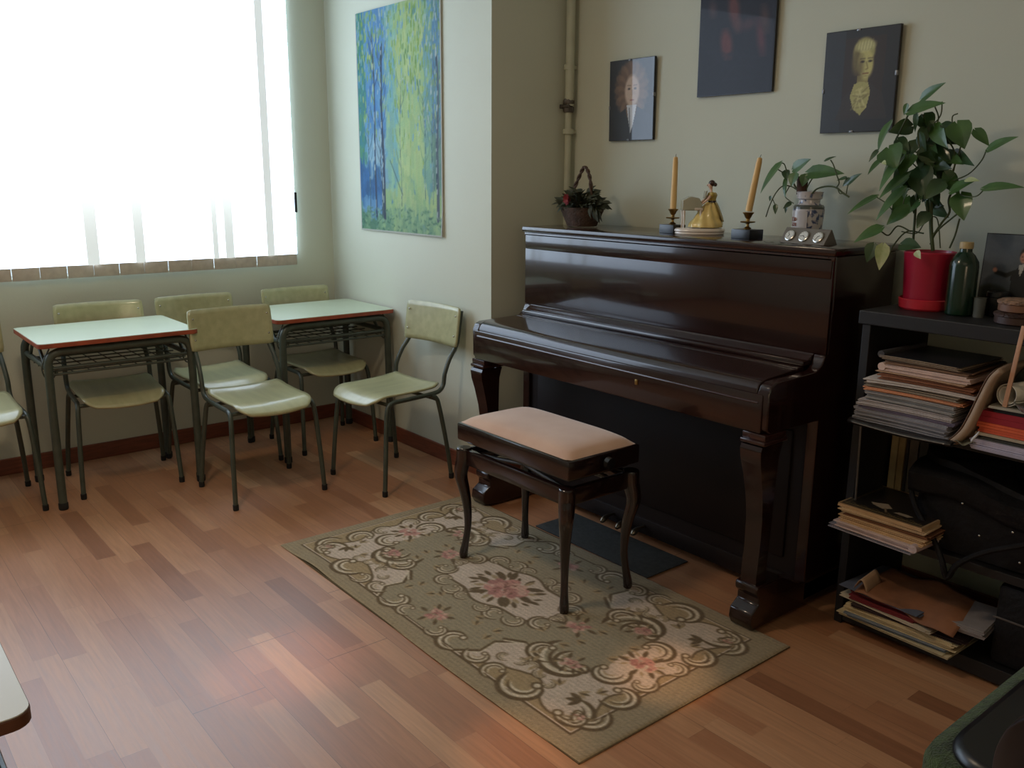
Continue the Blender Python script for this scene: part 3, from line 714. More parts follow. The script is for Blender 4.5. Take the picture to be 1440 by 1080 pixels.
def d_mid(q, w, h):
    q.C[:] = (38,40,52)
    for (x, y, rx, ry, c) in ((-.12,-.14,.075,.11,(120,66,64)),(-.04,.10,.07,.12,(112,66,64)),(.02,-.02,.06,.05,(96,66,68)),(.33,-.12,.05,.13,(104,58,66)),(.16,-.02,.10,.04,(80,56,64)),(-.33,.12,.05,.06,(82,62,68)),(.37,.0,.05,.10,(84,62,62)),(0,.30,.16,.12,(110,78,70)),(0,.42,.20,.06,(60,50,52))):
        q.ell(x*w, y*h, rx*w, ry*h, c, .2, .85, .012)
    for k in range(9): q.stroke([(R.uniform(-.4,.4)*w, -.1*h-R.random()*.3*h),(R.uniform(-.4,.4)*w, -.2*h-R.random()*.2*h)], .012, (44,44,58), .35)
def d_right(q, w, h):
    q.C[:] = (30,32,38); q.poly([(-.5*w,-.5*h),(-.22*w,-.5*h),(-.22*w,.5*h),(-.5*w,.5*h)], (42,48,58)); q.poly([(-.22*w,-.36*h),(.32*w,-.36*h),(.34*w,.42*h),(-.22*w,.42*h)], (46,34,32))
    q.poly([(-.30*w,-.38*h),(-.20*w,-.16*h),(-.04*w,-.03*h),(.16*w,-.03*h),(.34*w,-.14*h),(.42*w,-.38*h)], (52,44,44), .8)
    q.ell(.045*w,.285*h,.150*w,.135*h,(176,170,108), soft=.005); q.ell(-.045*w,.20*h,.065*w,.13*h,(120,108,66), soft=.007)
    q.poly([(-.02*w,.05*h),(.12*w,.05*h),(.13*w,-.06*h),(-.02*w,-.04*h)], (160,150,92))
    q.ell(.075*w,.16*h,.108*w,.145*h,(208,200,126), .08, soft=.005)
    q.ell(.0*w,.13*h,.050*w,.12*h,(104,88,54),0,.7,.009); q.ell(.06*w,.335*h,.13*w,.05*h,(214,210,148), .1, soft=.006)
    for k in range(6): q.stroke([(-.06*w+.04*w*k, .30*h),(-.04*w+.04*w*k,.40*h)], .003, (150,142,90), .6)
    q.poly([(-.06*w,-.03*h),(.02*w,-.01*h),(.13*w,-.02*h),(.17*w,-.12*h),(.13*w,-.27*h),(.05*w,-.34*h),(-.05*w,-.28*h),(-.11*w,-.15*h)], (184,178,112))
    for k in range(14): q.stroke([(R.uniform(-.08,.02)*w, R.uniform(-.28,-.05)*h),(R.uniform(.04,.15)*w, R.uniform(-.28,-.05)*h)], .005, (216,210,146) if k % 2 else (136,128,80), .7)
    for s_ in (-1,1):
        q.ell(.085*w+s_*.052*w,.185*h,.026*w,.011*h,(44,36,26)); q.stroke([(.085*w+s_*.022*w,.214*h),(.085*w+s_*.085*w,.214*h)],.003,(96,84,50))
    q.stroke([(.085*w,.18*h),(.112*w,.115*h),(.085*w,.108*h)],.0035,(140,126,76)); q.stroke([(.05*w,.068*h),(.12*w,.070*h)],.0045,(128,84,56)); q.ell(.085*w,.045*h,.03*w,.006*h,(160,150,94))
portrait('portrait_picture', 'small framed portrait of a long haired man, left one of three above the piano', -3.060, -2.790, 1.672, 2.022, d_left)
portrait('portrait_picture', 'large dark blue framed picture with dim reddish shapes, middle and highest above the piano', -2.545, -2.178, 1.838, 2.38, d_mid, .015, 'pic2', clips=False)
portrait('portrait_picture', 'framed portrait of a pale young man in a ruffled collar, right one above the piano', -1.945, -1.665, 1.672, 2.022, d_right)

# ------------------------------------------------------------------ things on the piano
TZ = 1.281
# flower basket
bk = thing('flower_basket', 'dark wicker basket of dried foliage and one red flower on the piano', 'basket', (-3.00, 2.86, TZ))
wk = MB()
wick = mat('dark_wicker', (74,54,40), .7, var=.2, scale=40, bump=.6, bscale=120)
def bw(u, v):
    a = 2*PI*u; r = .062+.035*v + .0025*math.sin(a*14+(int(v*9)%2)*PI)
    return (r*math.cos(a)*1.15, r*math.sin(a), .002+.085*v)
wk.grid(bw, 84, 9, closed_u=True).lathe([(0,.002),(.064,.002),(.064,.008),(0,.008)], 24).lathe([(0,.072),(.088,.072),(.088,.078),(0,.078)], 24)
wk.build('wicker_body', wick, bk)
hd = smoothpath([(-.060,-.01,.08),(-.050,-.008,.16),(-.030,0,.215),(-.002,0,.258),(.014,0,.266),(.036,0,.240),(.052,0,.19),(.062,0,.09)], 6)
h2 = MB()
for ph in (0, PI):
    h2.tube([Vector(q)+Vector((math.cos(i*.8+ph)*.005, math.sin(i*.8+ph)*.005, 0)) for i, q in enumerate(hd)], .005, 8)
h2.build('handle', wick, bk)
def leafshape(mb, base, tip, width, nrm, fold=.18, droop=.15, heart=True, n=7, m=4):
    b, t_ = Vector(base), Vector(tip); ax = t_-b; L = ax.length; ax.normalize()
    nn = Vector(nrm); nn = (nn-ax*nn.dot(ax)).normalized(); sd = ax.cross(nn)
    V = []
    for i in range(n+1):
        s_ = i/n
        if heart: wv_ = width*.5*(math.sin(PI*min(1, s_**.62*.98+.02)))**.85*(1.06-.25*s_)
        else: wv_ = width*.5*math.sin(PI*s_)**.8
        if i == n: wv_ = .0006
        row = []
        for j in range(-m, m+1):
            c = j/m; back = -.13*L*(abs(c)*(1-s_)**3) if heart else 0
            row.append(mb.bm.verts.new(b + ax*(L*s_+back) + sd*(c*wv_) + nn*(-droop*L*s_*s_ + droop*.4*L*s_ + fold*abs(c)*wv_)))
        V.append(row)
    for i in range(n):
        for j in range(2*m): mb.bm.faces.new((V[i][j], V[i+1][j], V[i+1][j+1], V[i][j+1]))
fo = MB()
for k in range(330):
    a = R.random()*2*PI; el = R.uniform(-.7, .9); r0 = R.uniform(.02, .098)
    cx, cy = r0*math.cos(a)*1.25, r0*math.sin(a)*.8
    b = Vector((cx, cy, .075+.075*R.random()*(1.25-r0/.098)+.012)); d = Vector((math.cos(a)*1.25, math.sin(a)*.7, el)).normalized()
    L = R.uniform(.03, .055); leafshape(fo, b, b+d*L, L*.65, (R.uniform(-.4,.4), -.6, 1), .2, .2, n=4, m=2)
for k in range(26):
    b = Vector((.085+.02*R.random(), -.02+R.uniform(-.03,.03), .10+.02*R.random())); d = Vector((R.uniform(.1,.5), -.2*R.random(), R.uniform(-1.2,-.2))).normalized(); b = b + d*R.uniform(0,.05)
    leafshape(fo, b, b+d*.04, .014, (.3,-1,0), .1, .3, n=4, m=1)
fo.build('dried_foliage', mat('dark_dull_leaves', (52,60,42), .7, c2=(70,72,56), scale=30), bk)
fl = MB()
for k in range(16):
    a = k*2.4; r0 = .004+.0012*k; b = Vector((.022+r0*math.cos(a)*.5, -.112, .125+r0*math.sin(a)*.5)); leafshape(fl, b, b+Vector((math.cos(a)*.018, -.004-.008*(1-k/16), math.sin(a)*.018)), .018, (0,-1,.2), .2, -.3, n=4, m=2)
fl.build('red_flower', mat('red_petals', (120,28,34), .6), bk)

# candlesticks and candles
candm = mat('beeswax_candle', (216,176,112), .45, c2=(226,192,132), scale=8, spec=.4)
for (x, y, w2_, lab, lean, hh, lab2) in ((-2.418, 2.815, .042, 'black block with small brass candle cup, left of the porcelain figurine', (.0,0), .205, 'upright beeswax candle, left of the porcelain figurine'),
                            (-2.036, 2.795, .046, 'black block with small brass candle cup, right of the porcelain figurine', (.055,.0), .200, 'leaning beeswax candle, right of the porcelain figurine')):
    t = thing('candlestick', lab, 'candlestick', (x, y, TZ), rad(-6))
    MB().box(-w2_, w2_, -w2_*.8, w2_*.8, 0, .036, .002).build('block_base', M['framebk'], t)
    MB().lathe([(0,.036),(.013,.036),(.014,.040),(.006,.046),(.005,.054),(.008,.058),(.026,.060),(.028,.063),(.026,.065),(.007,.066),(.007,.074),(.011,.079),(.016,.090),(.020,.094),(.0205,.098),(.014,.0985),(0,.0985)], 24).build('candle_cup', M['brass'], t)
    c = thing('candle', lab2, 'candle', (x, y, TZ+.0988)); c.rotation_euler = (0, math.atan2(lean[0]*3.2, 1), 0)
    zb = .0 if lean[0] == 0 else .004
    MB().lathe([(0,zb),(.0128,zb),(.0126,zb+.05),(.0115,hh*.6),(.0105,hh*.9),(.0085,hh*.985),(.003,hh),(0,hh)], 18).build('wax', candm, c)
    MB().tube([(0,0,hh-.003),(.001,0,hh+.006),(.003,0,hh+.010)], .0009, 6).build('wick', M['rubber'], c)

# porcelain figurine: lady at a little piano
pc = lambda n, c: mat(n, c, .25, coat=.5, var=.04)
fg = thing('porcelain_figurine', 'porcelain figurine of a dark haired lady in a yellow dress at a tiny piano', 'figurine', (-2.305, 2.850, TZ), rad(50))
WH = pc('white_porcelain', (226,214,202)); GY = pc('grey_green_porcelain', (168,168,148)); YL = pc('yellow_glaze', (232,206,130)); DK = pc('brown_glaze', (56,36,32)); SK = pc('flesh_porcelain', (222,184,160))
MB().lathe([(0,0),(.088,0),(.092,.005),(.090,.011),(.094,.015),(.092,.022),(.086,.026),(0,.027)], 36, M=Matrix.Diagonal((1.08,.75,1,1))).build('oval_base', WH, fg)
ms = MB().prism([(-.078,.135),(-.045,.150),(-.012,.143),(.0,.12),(.0,.095),(-.078,.095)], 'y', -.028, .028)
ms.build('tiny_piano_case', GY, fg, bevel=.003)
MB().box(-.03,.004,-.03,.03,.096,.106,.002).build('tiny_keyboard', WH, fg)
MB().box(-.012,-.007,-.022,.022,.142,.172,.001,M=Matrix.Rotation(.15,4,'Y')).build('tiny_music_stand', GY, fg)
for sx, sy in ((-.07,-.022),(-.07,.022),(-.004,-.024),(-.004,.024)):
    MB().tube([(sx,sy,.024),(sx+.002,sy,.06),(sx,sy,.097)], [.003,.004,.006], 10).build('tiny_piano_leg', WH, fg)
MB().lathe([(0,.024),(.026,.024),(.024,.034),(.020,.066),(.023,.074),(0,.074)], 20, M=Matrix.Translation((.052,0,0))).build('tiny_stool', GY, fg)
def skirt(u, v):
    a = 2*PI*u; r = .050*(1-v)**.8 + .013 + .0035*math.sin(a*9+v*6) + .0055*abs(math.sin(v*9))*(1-v)
    return (.040 - .018*(1-v) + r*math.cos(a)*1.05, r*math.sin(a)*.92, .030+.098*v)
MB().grid(skirt, 54, 16, closed_u=True).build('yellow_skirt', YL, fg)
# body: one continuous surface, lathe-like torso, neck, head, arms reaching the keys
def skin(name, verts, edges, radii, m_, parent, lv=2):
    me = bpy.data.meshes.new(name); me.from_pydata(verts, edges, []); me.materials.append(m_)
    o = bpy.data.objects.new(name, me); COL.objects.link(o); o.parent = parent
    md = o.modifiers.new('k', 'SKIN'); md.use_smooth_shade = True
    for i, r in enumerate(radii):
        me.skin_vertices[0].data[i].radius = (r, r) if not isinstance(r, tuple) else r
    me.skin_vertices[0].data[0].use_root = True
    s2 = o.modifiers.new('ss', 'SUBSURF'); s2.levels = lv; s2.render_levels = lv
    return o
V = [(.046,0,.118),(.044,0,.140),(.040,0,.160),(.038,0,.170),(.036,0,.180),(.033,0,.192),(.031,0,.203),
     (.038,-.017,.160),(.020,-.026,.138),(-.006,-.020,.116),(.038,.017,.160),(.020,.026,.138),(-.006,.020,.116)]
E_ = [(0,1),(1,2),(2,3),(3,4),(4,5),(5,6),(2,7),(7,8),(8,9),(2,10),(10,11),(11,12)]
skin('body', V, E_, [.013,.012,.011,.005,.006,.0105,.009,.007,.0048,.0036,.007,.0048,.0036], SK, fg)
MB().ball((.022,0,.193),.002,(1.3,.7,1)).ball((.0245,-.004,.197),.0011).ball((.0245,.004,.197),.0011).ball((.0232,0,.188),.0012,(1,2,.6)).build('face_features', pc('rose_glaze', (190,120,100)), fg)
MB().lathe([(0,.112),(.017,.112),(.015,.122),(.016,.140),(.020,.155),(.017,.162),(.012,.166),(0,.166)], 24, M=Matrix.Translation((.043,0,0))).ball((.038,-.019,.157),.011,(1,1,1)).ball((.038,.019,.157),.011).build('bodice', pc('ochre_glaze', (186,160,72)), fg)
MB().lathe([(0,.126),(.0165,.126),(.0165,.134),(0,.134)], 24, M=Matrix.Translation((.044,0,0))).build('sash', DK, fg)
MB().ball((.039,0,.201),.0135,(1,.98,.95)).ball((.052,0,.196),.008).build('hair', DK, fg)
cp = MB().grid(lambda u, v: (.052+.030*v+.006*math.sin(u*12), (u-.5)*(.03+.05*v), .128-.075*v**1.3), 14, 8)
cp.build('sash_tails', pc('pale_olive_glaze', (168,160,120)), fg, solid=.003)

# vase with pothos
vs = thing('porcelain_vase', 'white apothecary jar with blue painting, holding a trailing plant on the piano', 'vase', (-1.892, 2.965, TZ))
def vase_mat():
    m, nt, b = newmat('blue_white_glaze'); N = nt.nodes; L = nt.links
    tc = N.new('ShaderNodeTexCoord'); n = N.new('ShaderNodeTexNoise'); n.inputs['Scale'].default_value = 38; n.inputs['Detail'].default_value = 2; L.new(tc.outputs['Object'], n.inputs['Vector'])
    r = N.new('ShaderNodeValToRGB'); e = r.color_ramp.elements
    e[0].position = .40; e[0].color = (*lin((70,84,120)), 1); e[1].position = .50; e[1].color = (*lin((198,194,196)), 1)
    L.new(n.outputs['Fac'], r.inputs[0]); L.new(r.outputs[0], b.inputs['Base Color']); b.inputs['Roughness'].default_value = .2; b.inputs['Coat Weight'].default_value = .5
    return m
VM = vase_mat(); VW = pc('white_glaze', (200,196,198)); VG = pc('dark_pattern_glaze', (84,88,84))
MB().lathe([(0,0),(.046,0),(.050,.004),(.052,.03),(.055,.08),(.057,.105),(.054,.122),(.042,.130),(.038,.134),(.038,.145),(.046,.150),(.047,.168),(.049,.174),(.044,.176),(.040,.172),(0,.165)], 36).build('jar_body', VM, vs)
MB().lathe([(0,.118),(.0558,.112),(.0558,.120),(.050,.127),(0,.127)], 36).build('shoulder_band', VG, vs)
# label panel with its rusty lettering on the front
def vp(u, v):
    a = rad(-100)+rad(78)*(u-.5); r = .0585-.002*(1-v); return (r*math.cos(a), r*math.sin(a), .042+.062*v)
MB().grid(vp, 12, 4).build('label_panel', VW, vs)
lt = MB()
def pp_(du, dz): 
    a = rad(-112)+du; return (.0592*math.cos(a), .0592*math.sin(a), .072+dz)
for q in ([(-.22,.010),(-.22,-.004),(-.10,-.004)], [(-.22,.010),(-.10,.010)], [(-.04,-.004),(.0,.010),(.05,-.004)], [(.10,.010),(.10,-.004)], [(.10,.010),(.20,.003),(.10,-.002)],
          [(-.22,-.010),(-.12,-.010),(-.22,-.022),(-.10,-.022)], [(-.04,-.010),(-.04,-.022),(.04,-.016),(-.04,-.010)], [(.10,-.010),(.18,-.022)], [(.18,-.010),(.10,-.022)]):
    lt.tube([pp_(a, b) for a, b in q], .0011, 6)
lt.build('painted_letters', pc('rust_glaze', (160,96,84)), vs)
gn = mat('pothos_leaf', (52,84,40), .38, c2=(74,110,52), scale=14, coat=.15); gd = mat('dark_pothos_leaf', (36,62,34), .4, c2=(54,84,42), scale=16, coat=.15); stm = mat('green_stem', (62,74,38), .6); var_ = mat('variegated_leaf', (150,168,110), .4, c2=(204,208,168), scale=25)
def stems(mb, lst, y0, dy=0):
    for s_ in lst:
        pts = [at(a, b, y0+(q[0] if q else 0)) for a, b, *q in s_[1]]
        mb.tube(smoothpath(pts, 5), s_[0], 7)
pl = thing('trailing_pothos', 'small pothos with a few large leaves trailing out of the blue and white jar', 'plant', (-1.892, 2.965, TZ+.17))
def world_child(mb, name, m_, parent, **k):
    o = mb.build(name, m_, parent, **k); o.matrix_parent_inverse = Matrix.Translation(-Vector(parent.location)); return o
Yv = 2.95
st = MB()
stems(st, [(.0035, [(1128,276),(1118,262),(1112,248),(1106,240)]), (.0022, [(1106,240),(1103,231),(1099,229)]), (.0022,[(1108,246),(1100,242),(1092,237)]),
           (.0022,[(1122,268),(1112,262),(1100,262),(1090,273),(1082,290),(1078,302),(1077,305)]), (.0018,[(1086,279),(1091,290)]),(.0018,[(1110,262),(1104,275),(1110,282),(1116,286)]),
           (.0022,[(1128,272),(1120,250),(1116,238)]), (.0022,[(1130,275),(1138,258),(1146,247),(1155,243)]),
           (.0032,[(1142,272,-.02),(1150,265,-.03),(1164,262,-.04),(1176,264,-.05),(1186,272,-.05),(1194,277,-.05)]),(.0022,[(1176,264,-.05),(1180,257,-.05),(1177,247,-.05),(1172,232,-.05),(1168,225,-.05)]),
           (.002,[(1190,273,-.05),(1192,262,-.05),(1196,255,-.05)]),(.002,[(1187,271,-.05),(1181,272,-.05),(1177,262,-.05)])], Yv)
world_child(st, 'stems', stm, pl)
cork = at(1128, 262, Yv)
MB().lathe([(0,-.03),(.019,-.03),(.020,.03),(.018,.036),(0,.036)], 16, M=Matrix.Translation(cork-Vector(pl.location))).build('moss_stake', mat('brown_cork', (70,46,34), .9, bump=.4), pl)
def leaves(lst, y0, name, m_, parent):
    mb = MB()
    for q in lst:
        bx, by, tx, ty, wpx, y1, y2, nx, nz = q
        b = at(bx, by, y0+y1); t_ = at(tx, ty, y0+y2)
        wd = wpx*(b-Vector((0,0,HC))).length/F_PX
        leafshape(mb, b, t_, wd, (nx, -1, nz), .16, .16)
    world_child(mb, name, m_, parent)
leaves([(1097,231,1066,270,20,0,-.04,-.5,.6),(1116,238,1138,223,17,0,-.02,.2,.4),(1137,243,1184,241,22,-.02,-.05,.1,.6),(1118,244,1112,262,16,-.03,-.05,0,.3),(1133,246,1128,262,14,-.03,-.04,.3,.2),(1106,250,1102,278,12,0,-.02,-.5,.2)], Yv, 'leaves', gn, pl)
leaves([(1160,226,1175,219,5,-.05,-.05,0,.8),(1192,258,1210,243,11,-.05,-.06,0,.6),(1190,250,1176,253,6,-.05,-.05,0,.8),(1196,252,1184,262,9,-.05,-.05,.2,.3),(1091,288,1090,301,7,0,-.01,.4,.2),(1105,240,1106,253,11,0,-.02,.5,0),(1112,285,1101,293,7,0,-.02,.3,.3),(1106,290,1104,300,5,0,0,0,.3),(1084,276,1082,283,5,0,0,0,.3)], Yv, 'small_leaves', gd, pl)

# three-dial weather station
al = thing('weather_station', 'grey triangular desk weather station with three white dials on the piano', 'weather station', (-1.765, 2.775, TZ), rad(-8))
MB().prism([(-.035,0),(.035,0),(.004,.052),(-.001,.052)], 'x', -.098, .098).build('case', mat('brushed_grey_metal', (120,112,102), .4, .5, var=.05), al, bevel=.0015)
for k in range(3):
    Mx = Matrix.Translation((-.062+.062*k, -.0195, .024)) @ Matrix.Rotation(rad(57), 4, 'X')
    d = MB().lathe([(0,0),(.021,0),(.021,.004),(.019,.0055),(0,.0055)], 28, M=Mx).build('dial_rim', M['steel'], al)
    MB().lathe([(0,.0055),(.0178,.0055),(.0178,.0062),(0,.0062)], 28, M=Mx).build('dial_face', mat('dial_white', (214,214,206), .4, var=0), d)
    hm = MB(); hm.box(-.0007,.0007,-.002,.014,.0063,.0070,M=Mx @ Matrix.Rotation(rad(40+60*k),4,'Z')).box(-.0009,.0009,-.002,.009,.0063,.0070,M=Mx @ Matrix.Rotation(rad(160+70*k),4,'Z'))
    for q in range(12): hm.box(-.0005,.0005,.0140,.0165,.0063,.0068,M=Mx @ Matrix.Rotation(2*PI*q/12,4,'Z'))
    hm.build('dial_hands', M['rubber'], d)

# ------------------------------------------------------------------ bookcase
bc = thing('bookcase', 'open black bookcase beside the piano loaded with sheet music and plants', 'bookcase', (-1.464, 2.655, 0))
BW, BD = 1.12, .40
MB().box(-.012, BW, -.008, BD, 1.048, 1.092, .003).build('top_board', M['blackwood'], bc, smooth=False)
for x in (0, BW-.03): MB().box(x, x+.028, 0, BD, .0, 1.048, .002).build('side_board', M['blackwood'], bc, smooth=False)
for z0, z1 in ((.712,.738),(.340,.368),(.012,.062)): MB().box(.028, BW-.03, .004, BD, z0, z1, .002).build('shelf_board', M['blackwood'], bc, smooth=False)
MB().tube([(.045,-.012,.37),(.035,-.012,.73)], .0042, 10).build('support_rod', M['steeldk'], bc)

# papers
paper_m = {}
def pm(c, r=.8, coat=0):
    k = (c, r)
    if k not in paper_m: paper_m[k] = mat('paper_%d_%d_%d' % c, c, r, var=.05, scale=30, coat=coat)
    return paper_m[k]
def layers(x0, x1, y0, y1, z0, z1, n=6, jit=.004, sag=0, M_=None, bow=0, bowl=0):
    """a block of loose leaves with slightly uneven edges"""
    mb = MB(); dz = (z1-z0)/n
    for k in range(n):
        j = [R.uniform(-jit, jit) for _ in range(4)]
        za, zb = z0+dz*k+.0002, z0+dz*(k+1)-.0002
        def f(u, v, top, j=j, za=za, zb=zb):
            x = x0+j[0]+(x1+j[1]-x0-j[0])*u; y = y0+j[2]+(y1+j[3]-y0-j[2])*v
            c = bow*(4*(u-.5)**2)*(1-v)*.9 + sag*math.sin(PI*u) + bowl*max(0, .25-u)**2*16
            return (x, y, (zb if top else za)+c)
        nu = 12
        T = [[mb.bm.verts.new(f(i/nu, v, True)) for v in (0,1)] for i in range(nu+1)]
        Bm = [[mb.bm.verts.new(f(i/nu, v, False)) for v in (0,1)] for i in range(nu+1)]
        for i in range(nu):
            mb.bm.faces.new((T[i][0],T[i+1][0],T[i+1][1],T[i][1])); mb.bm.faces.new((Bm[i][0],Bm[i][1],Bm[i+1][1],Bm[i+1][0]))
            mb.bm.faces.new((Bm[i][0],Bm[i+1][0],T[i+1][0],T[i][0])); mb.bm.faces.new((Bm[i+1][1],Bm[i][1],T[i][1],T[i+1][1]))
        mb.bm.faces.new((Bm[0][0],T[0][0],T[0][1],Bm[0][1])); mb.bm.faces.new((Bm[-1][0],Bm[-1][1],T[-1][1],T[-1][0]))
    return mb
def sheet_stack(name, label, cat, c, x0, x1, y0, z0, z1, n=5, rz=0, grp=None, depth=.26, cover=None, covc=None, bow=0, bowl=0, jit=.004):
    cx, cy = (x0+x1)/2, y0+depth/2
    t = thing(name, label, cat, (cx, cy, z0), rz, grp)
    layers(x0-cx, x1-cx, -depth/2, depth/2, 0, (z1-z0)-(.0015 if cover else 0), n, jit, bow=bow, bowl=bowl).build('pages', pm(c), t, smooth=False)
    if cover:
        layers(x0-cx-.002, x1-cx+.002, -depth/2-.002, depth/2+.002, (z1-z0)-.0015, z1-z0, 1, .001, bow=bow, bowl=bowl).build('cover', pm(cover, .4, .3), t, smooth=False)
    return t
G1 = 'tall pile of sheet music on the upper shelf'
z = .7385
A = [('folder', 'black folder with a curled front edge at the very bottom of the tall paper pile', 'folder', (30,28,30), -1.434, -1.10, 2.585, .012, 1, -1, None, .0),
     ('sheet_music', 'grey block of sheets lying directly on the black folder, lowest paper of the tall pile', 'sheet music', (140,138,144), -1.428, -1.125, 2.592, .040, 9, -1, None, .006),
     ('sheet_music', 'thin violet grey booklet above the grey block in the tall paper pile', 'sheet music', (110,100,118), -1.412, -1.118, 2.594, .010, 3, 0, None, .006),
     ('sheet_music', 'bundle of whitish sheets a third of the way up the tall paper pile', 'sheet music', (186,176,172), -1.420, -1.13, 2.598, .018, 6, 1, None, .006),
     ('sheet_music', 'light grey bundle of sheets under the orange paper in the tall pile', 'sheet music', (150,146,142), -1.402, -1.118, 2.598, .028, 8, -1, None, .006),
     ('sheet_music', 'orange pink booklet in the middle of the tall paper pile', 'sheet music', (216,148,106), -1.408, -1.108, 2.600, .012, 2, 1, None, .006),
     ('sheet_music', 'brownish grey bundle resting on the orange booklet in the tall pile', 'sheet music', (140,124,104), -1.402, -1.12, 2.604, .020, 5, 0, None, .006),
     ('sheet_music', 'wide cream sheets drooping over the front halfway up the tall paper pile', 'sheet music', (202,190,180), -1.408, -1.075, 2.594, .009, 2, 3, None, .012),
     ('sheet_music', 'old rust brown booklets with frayed edges above the drooping cream sheets', 'sheet music', (140,88,58), -1.365, -1.085, 2.606, .020, 6, 1, None, .004),
     ('sheet_music', 'tan booklet near the top of the tall paper pile', 'sheet music', (186,150,118), -1.375, -1.10, 2.604, .006, 2, -1, None, .004),
     ('sheet_music', 'pale pink booklet with rolled left spine near the top of the tall paper pile', 'sheet music', (206,178,164), -1.362, -1.095, 2.608, .021, 4, 0, None, .0),
     ('sheet_music', 'brown booklet with dark cover under the topmost one of the tall paper pile', 'sheet music', (132,100,76), -1.352, -1.10, 2.612, .014, 4, 2, (40,34,32), .003),
     ('sheet_music', 'topmost dark covered booklet with curled spine on the tall paper pile', 'sheet music', (150,128,104), -1.368, -1.12, 2.614, .012, 3, -2, (36,34,36), .004)]
for (nm, lab, cat, c, x0, x1, y0, th, n, rz, cov, bow) in A:
    t = sheet_stack(nm, lab, cat, c, x0, x1, y0, z, z+th, n+2, rad(rz*1.3), G1, cover=cov, bow=-bow*.4, jit=.008)
    if 'rolled left spine' in lab or 'curled spine' in lab:
        hw = (x1-x0)/2; MB().tube([(-hw+.002,-.134,.012),(-hw+.002,.12,.012)], .0125 if 'rolled' in lab else .011, 14).build('rolled_spine', pm(c if 'rolled' in lab else (60,56,56)), t)
    if 'very bottom' in lab:
        hw = (x1-x0)/2
        MB().grid(lambda u, v: (-hw+2*hw*u, -.13-.004-.016*math.sin(PI*v), -.004+.020*v-.006*math.sin(PI*u)), 16, 6).build('curled_edge', pm((34,32,34), .35, .4), t, solid=.002)
    z += th+.0006
# bowed magazine between the piles
bm_ = thing('bowed_magazine', 'thick tan magazine standing bowed against the right side of the tall paper pile', 'magazine', (-1.06, 2.70, .7385))
def cs(v):
    q = smoothpath([(-.055,0,.003),(-.028,0,.045),(-.010,0,.10),(.008,0,.16),(.030,0,.215),(.055,0,.243)], 4); k = v*(len(q)-1); i = min(int(k), len(q)-2); t = k-i; return q[i]*(1-t)+q[i+1]*t
MB().grid(lambda u, v: (cs(v).x+.010*math.sin(u*3+v*3), -.115+.22*u, cs(v).z), 8, 24).build('pages', pm((160,134,110)), bm_, solid=.017)
MB().grid(lambda u, v: (cs(v).x-.0135+.010*math.sin(u*3+v*3), -.114+.215*u, cs(v).z+.002), 8, 24).build('cover', pm((120,92,72), .5), bm_, solid=.002)
cr_ = thing('crumpled_page', 'crumpled dark leaf with dotted white tag below the bowed magazine', 'paper', (-1.085, 2.625, .7385))
MB().grid(lambda u, v: (-.03+.09*u, -.03-.02*math.sin(5*u)+.05*v, .008+.012*math.sin(7*u+2*v)**2), 14, 6).build('leaf', pm((120,120,104)), cr_, solid=.0012)
MB().grid(lambda u, v: (.028+.020*u, -.042, .020+.030*u+.012*v), 3, 2).build('white_tag', pm((200,200,200)), cr_, solid=.001)

# second pile
G2 = 'short pile of folders on the upper shelf'
z = .7385
for nm, lab, cat, c, x0, x1, y0, th, n, rz, cov in (
     ('booklet', 'lowest lilac white booklet of the short pile with the red folder', 'booklet', (172,166,184), -1.062, -.75, 2.598, .013, 3, -1, None),
     ('booklet', 'second lilac white booklet from the bottom of the short pile with the red folder', 'booklet', (180,172,190), -1.066, -.75, 2.602, .016, 3, -1, None),
     ('booklet', 'dark green backed booklet below the beige one in the short pile', 'booklet', (60,60,54), -1.045, -.75, 2.612, .012, 3, 0, None),
     ('booklet', 'beige booklet with a stained edge under the orange folders', 'booklet', (176,162,140), -1.060, -.76, 2.606, .008, 2, 1, None),
     ('folder', 'lower thin orange folder of the short pile', 'folder', (206,88,56), -1.048, -.75, 2.610, .014, 2, -1, None),
     ('folder', 'upper orange folder directly under the red one', 'folder', (214,96,60), -1.060, -.75, 2.610, .016, 2, 0, None),
     ('folder', 'thick crimson red folder on top of the orange ones', 'folder', (150,30,44), -1.058, -.75, 2.612, .034, 2, 0, None),
     ('folder', 'black folder lying on the crimson red one', 'folder', (30,30,32), -1.02, -.75, 2.618, .012, 1, 2, None),
     ('sheet_music', 'ragged white sheets lying under the paper roll', 'sheet music', (170,164,150), -1.035, -.76, 2.60, .007, 2, 3, None)):
    sheet_stack(nm, lab, cat, c, x0, x1, y0, z, z+th, n, rad(rz), G2, cover=cov)
    z += th+.0006
ZT = z
ro = thing('paper_roll', 'rolled up white paper lying on the short pile beside the wooden stick', 'paper roll', (-.985, 2.62, ZT+.036), rad(-14))
def roll(u, v):
    a = 2*PI*1.6*u+2; r = .024+.010*u; return (r*math.cos(a), -.01+.27*v, r*math.sin(a))
MB().grid(roll, 64, 4).build('sheet', pm((206,200,186)), ro, solid=.0018)
stk = thing('wooden_stick', 'thin pale wooden stick leaning out over the short pile at the right edge', 'stick', (-.988, 2.607, ZT+.001))
MB().box(-.006,.006,-.003,.003,0,.235,.001,M=Matrix.Rotation(.09,4,'Y')).build('stick', mat('pale_wood', (196,150,120), .6), stk)
wt = thing('glass_tray', 'small clear glass dish lying among the papers under the wooden stick', 'dish', (-.905, 2.615, ZT+.001))
MB().lathe([(0,0),(.042,0),(.058,.018),(.061,.022),(.057,.021),(.040,.004),(0,.004)], 32).build('dish', mat('clear_glass', (220,225,220), .05, var=0, trans=.9), wt)
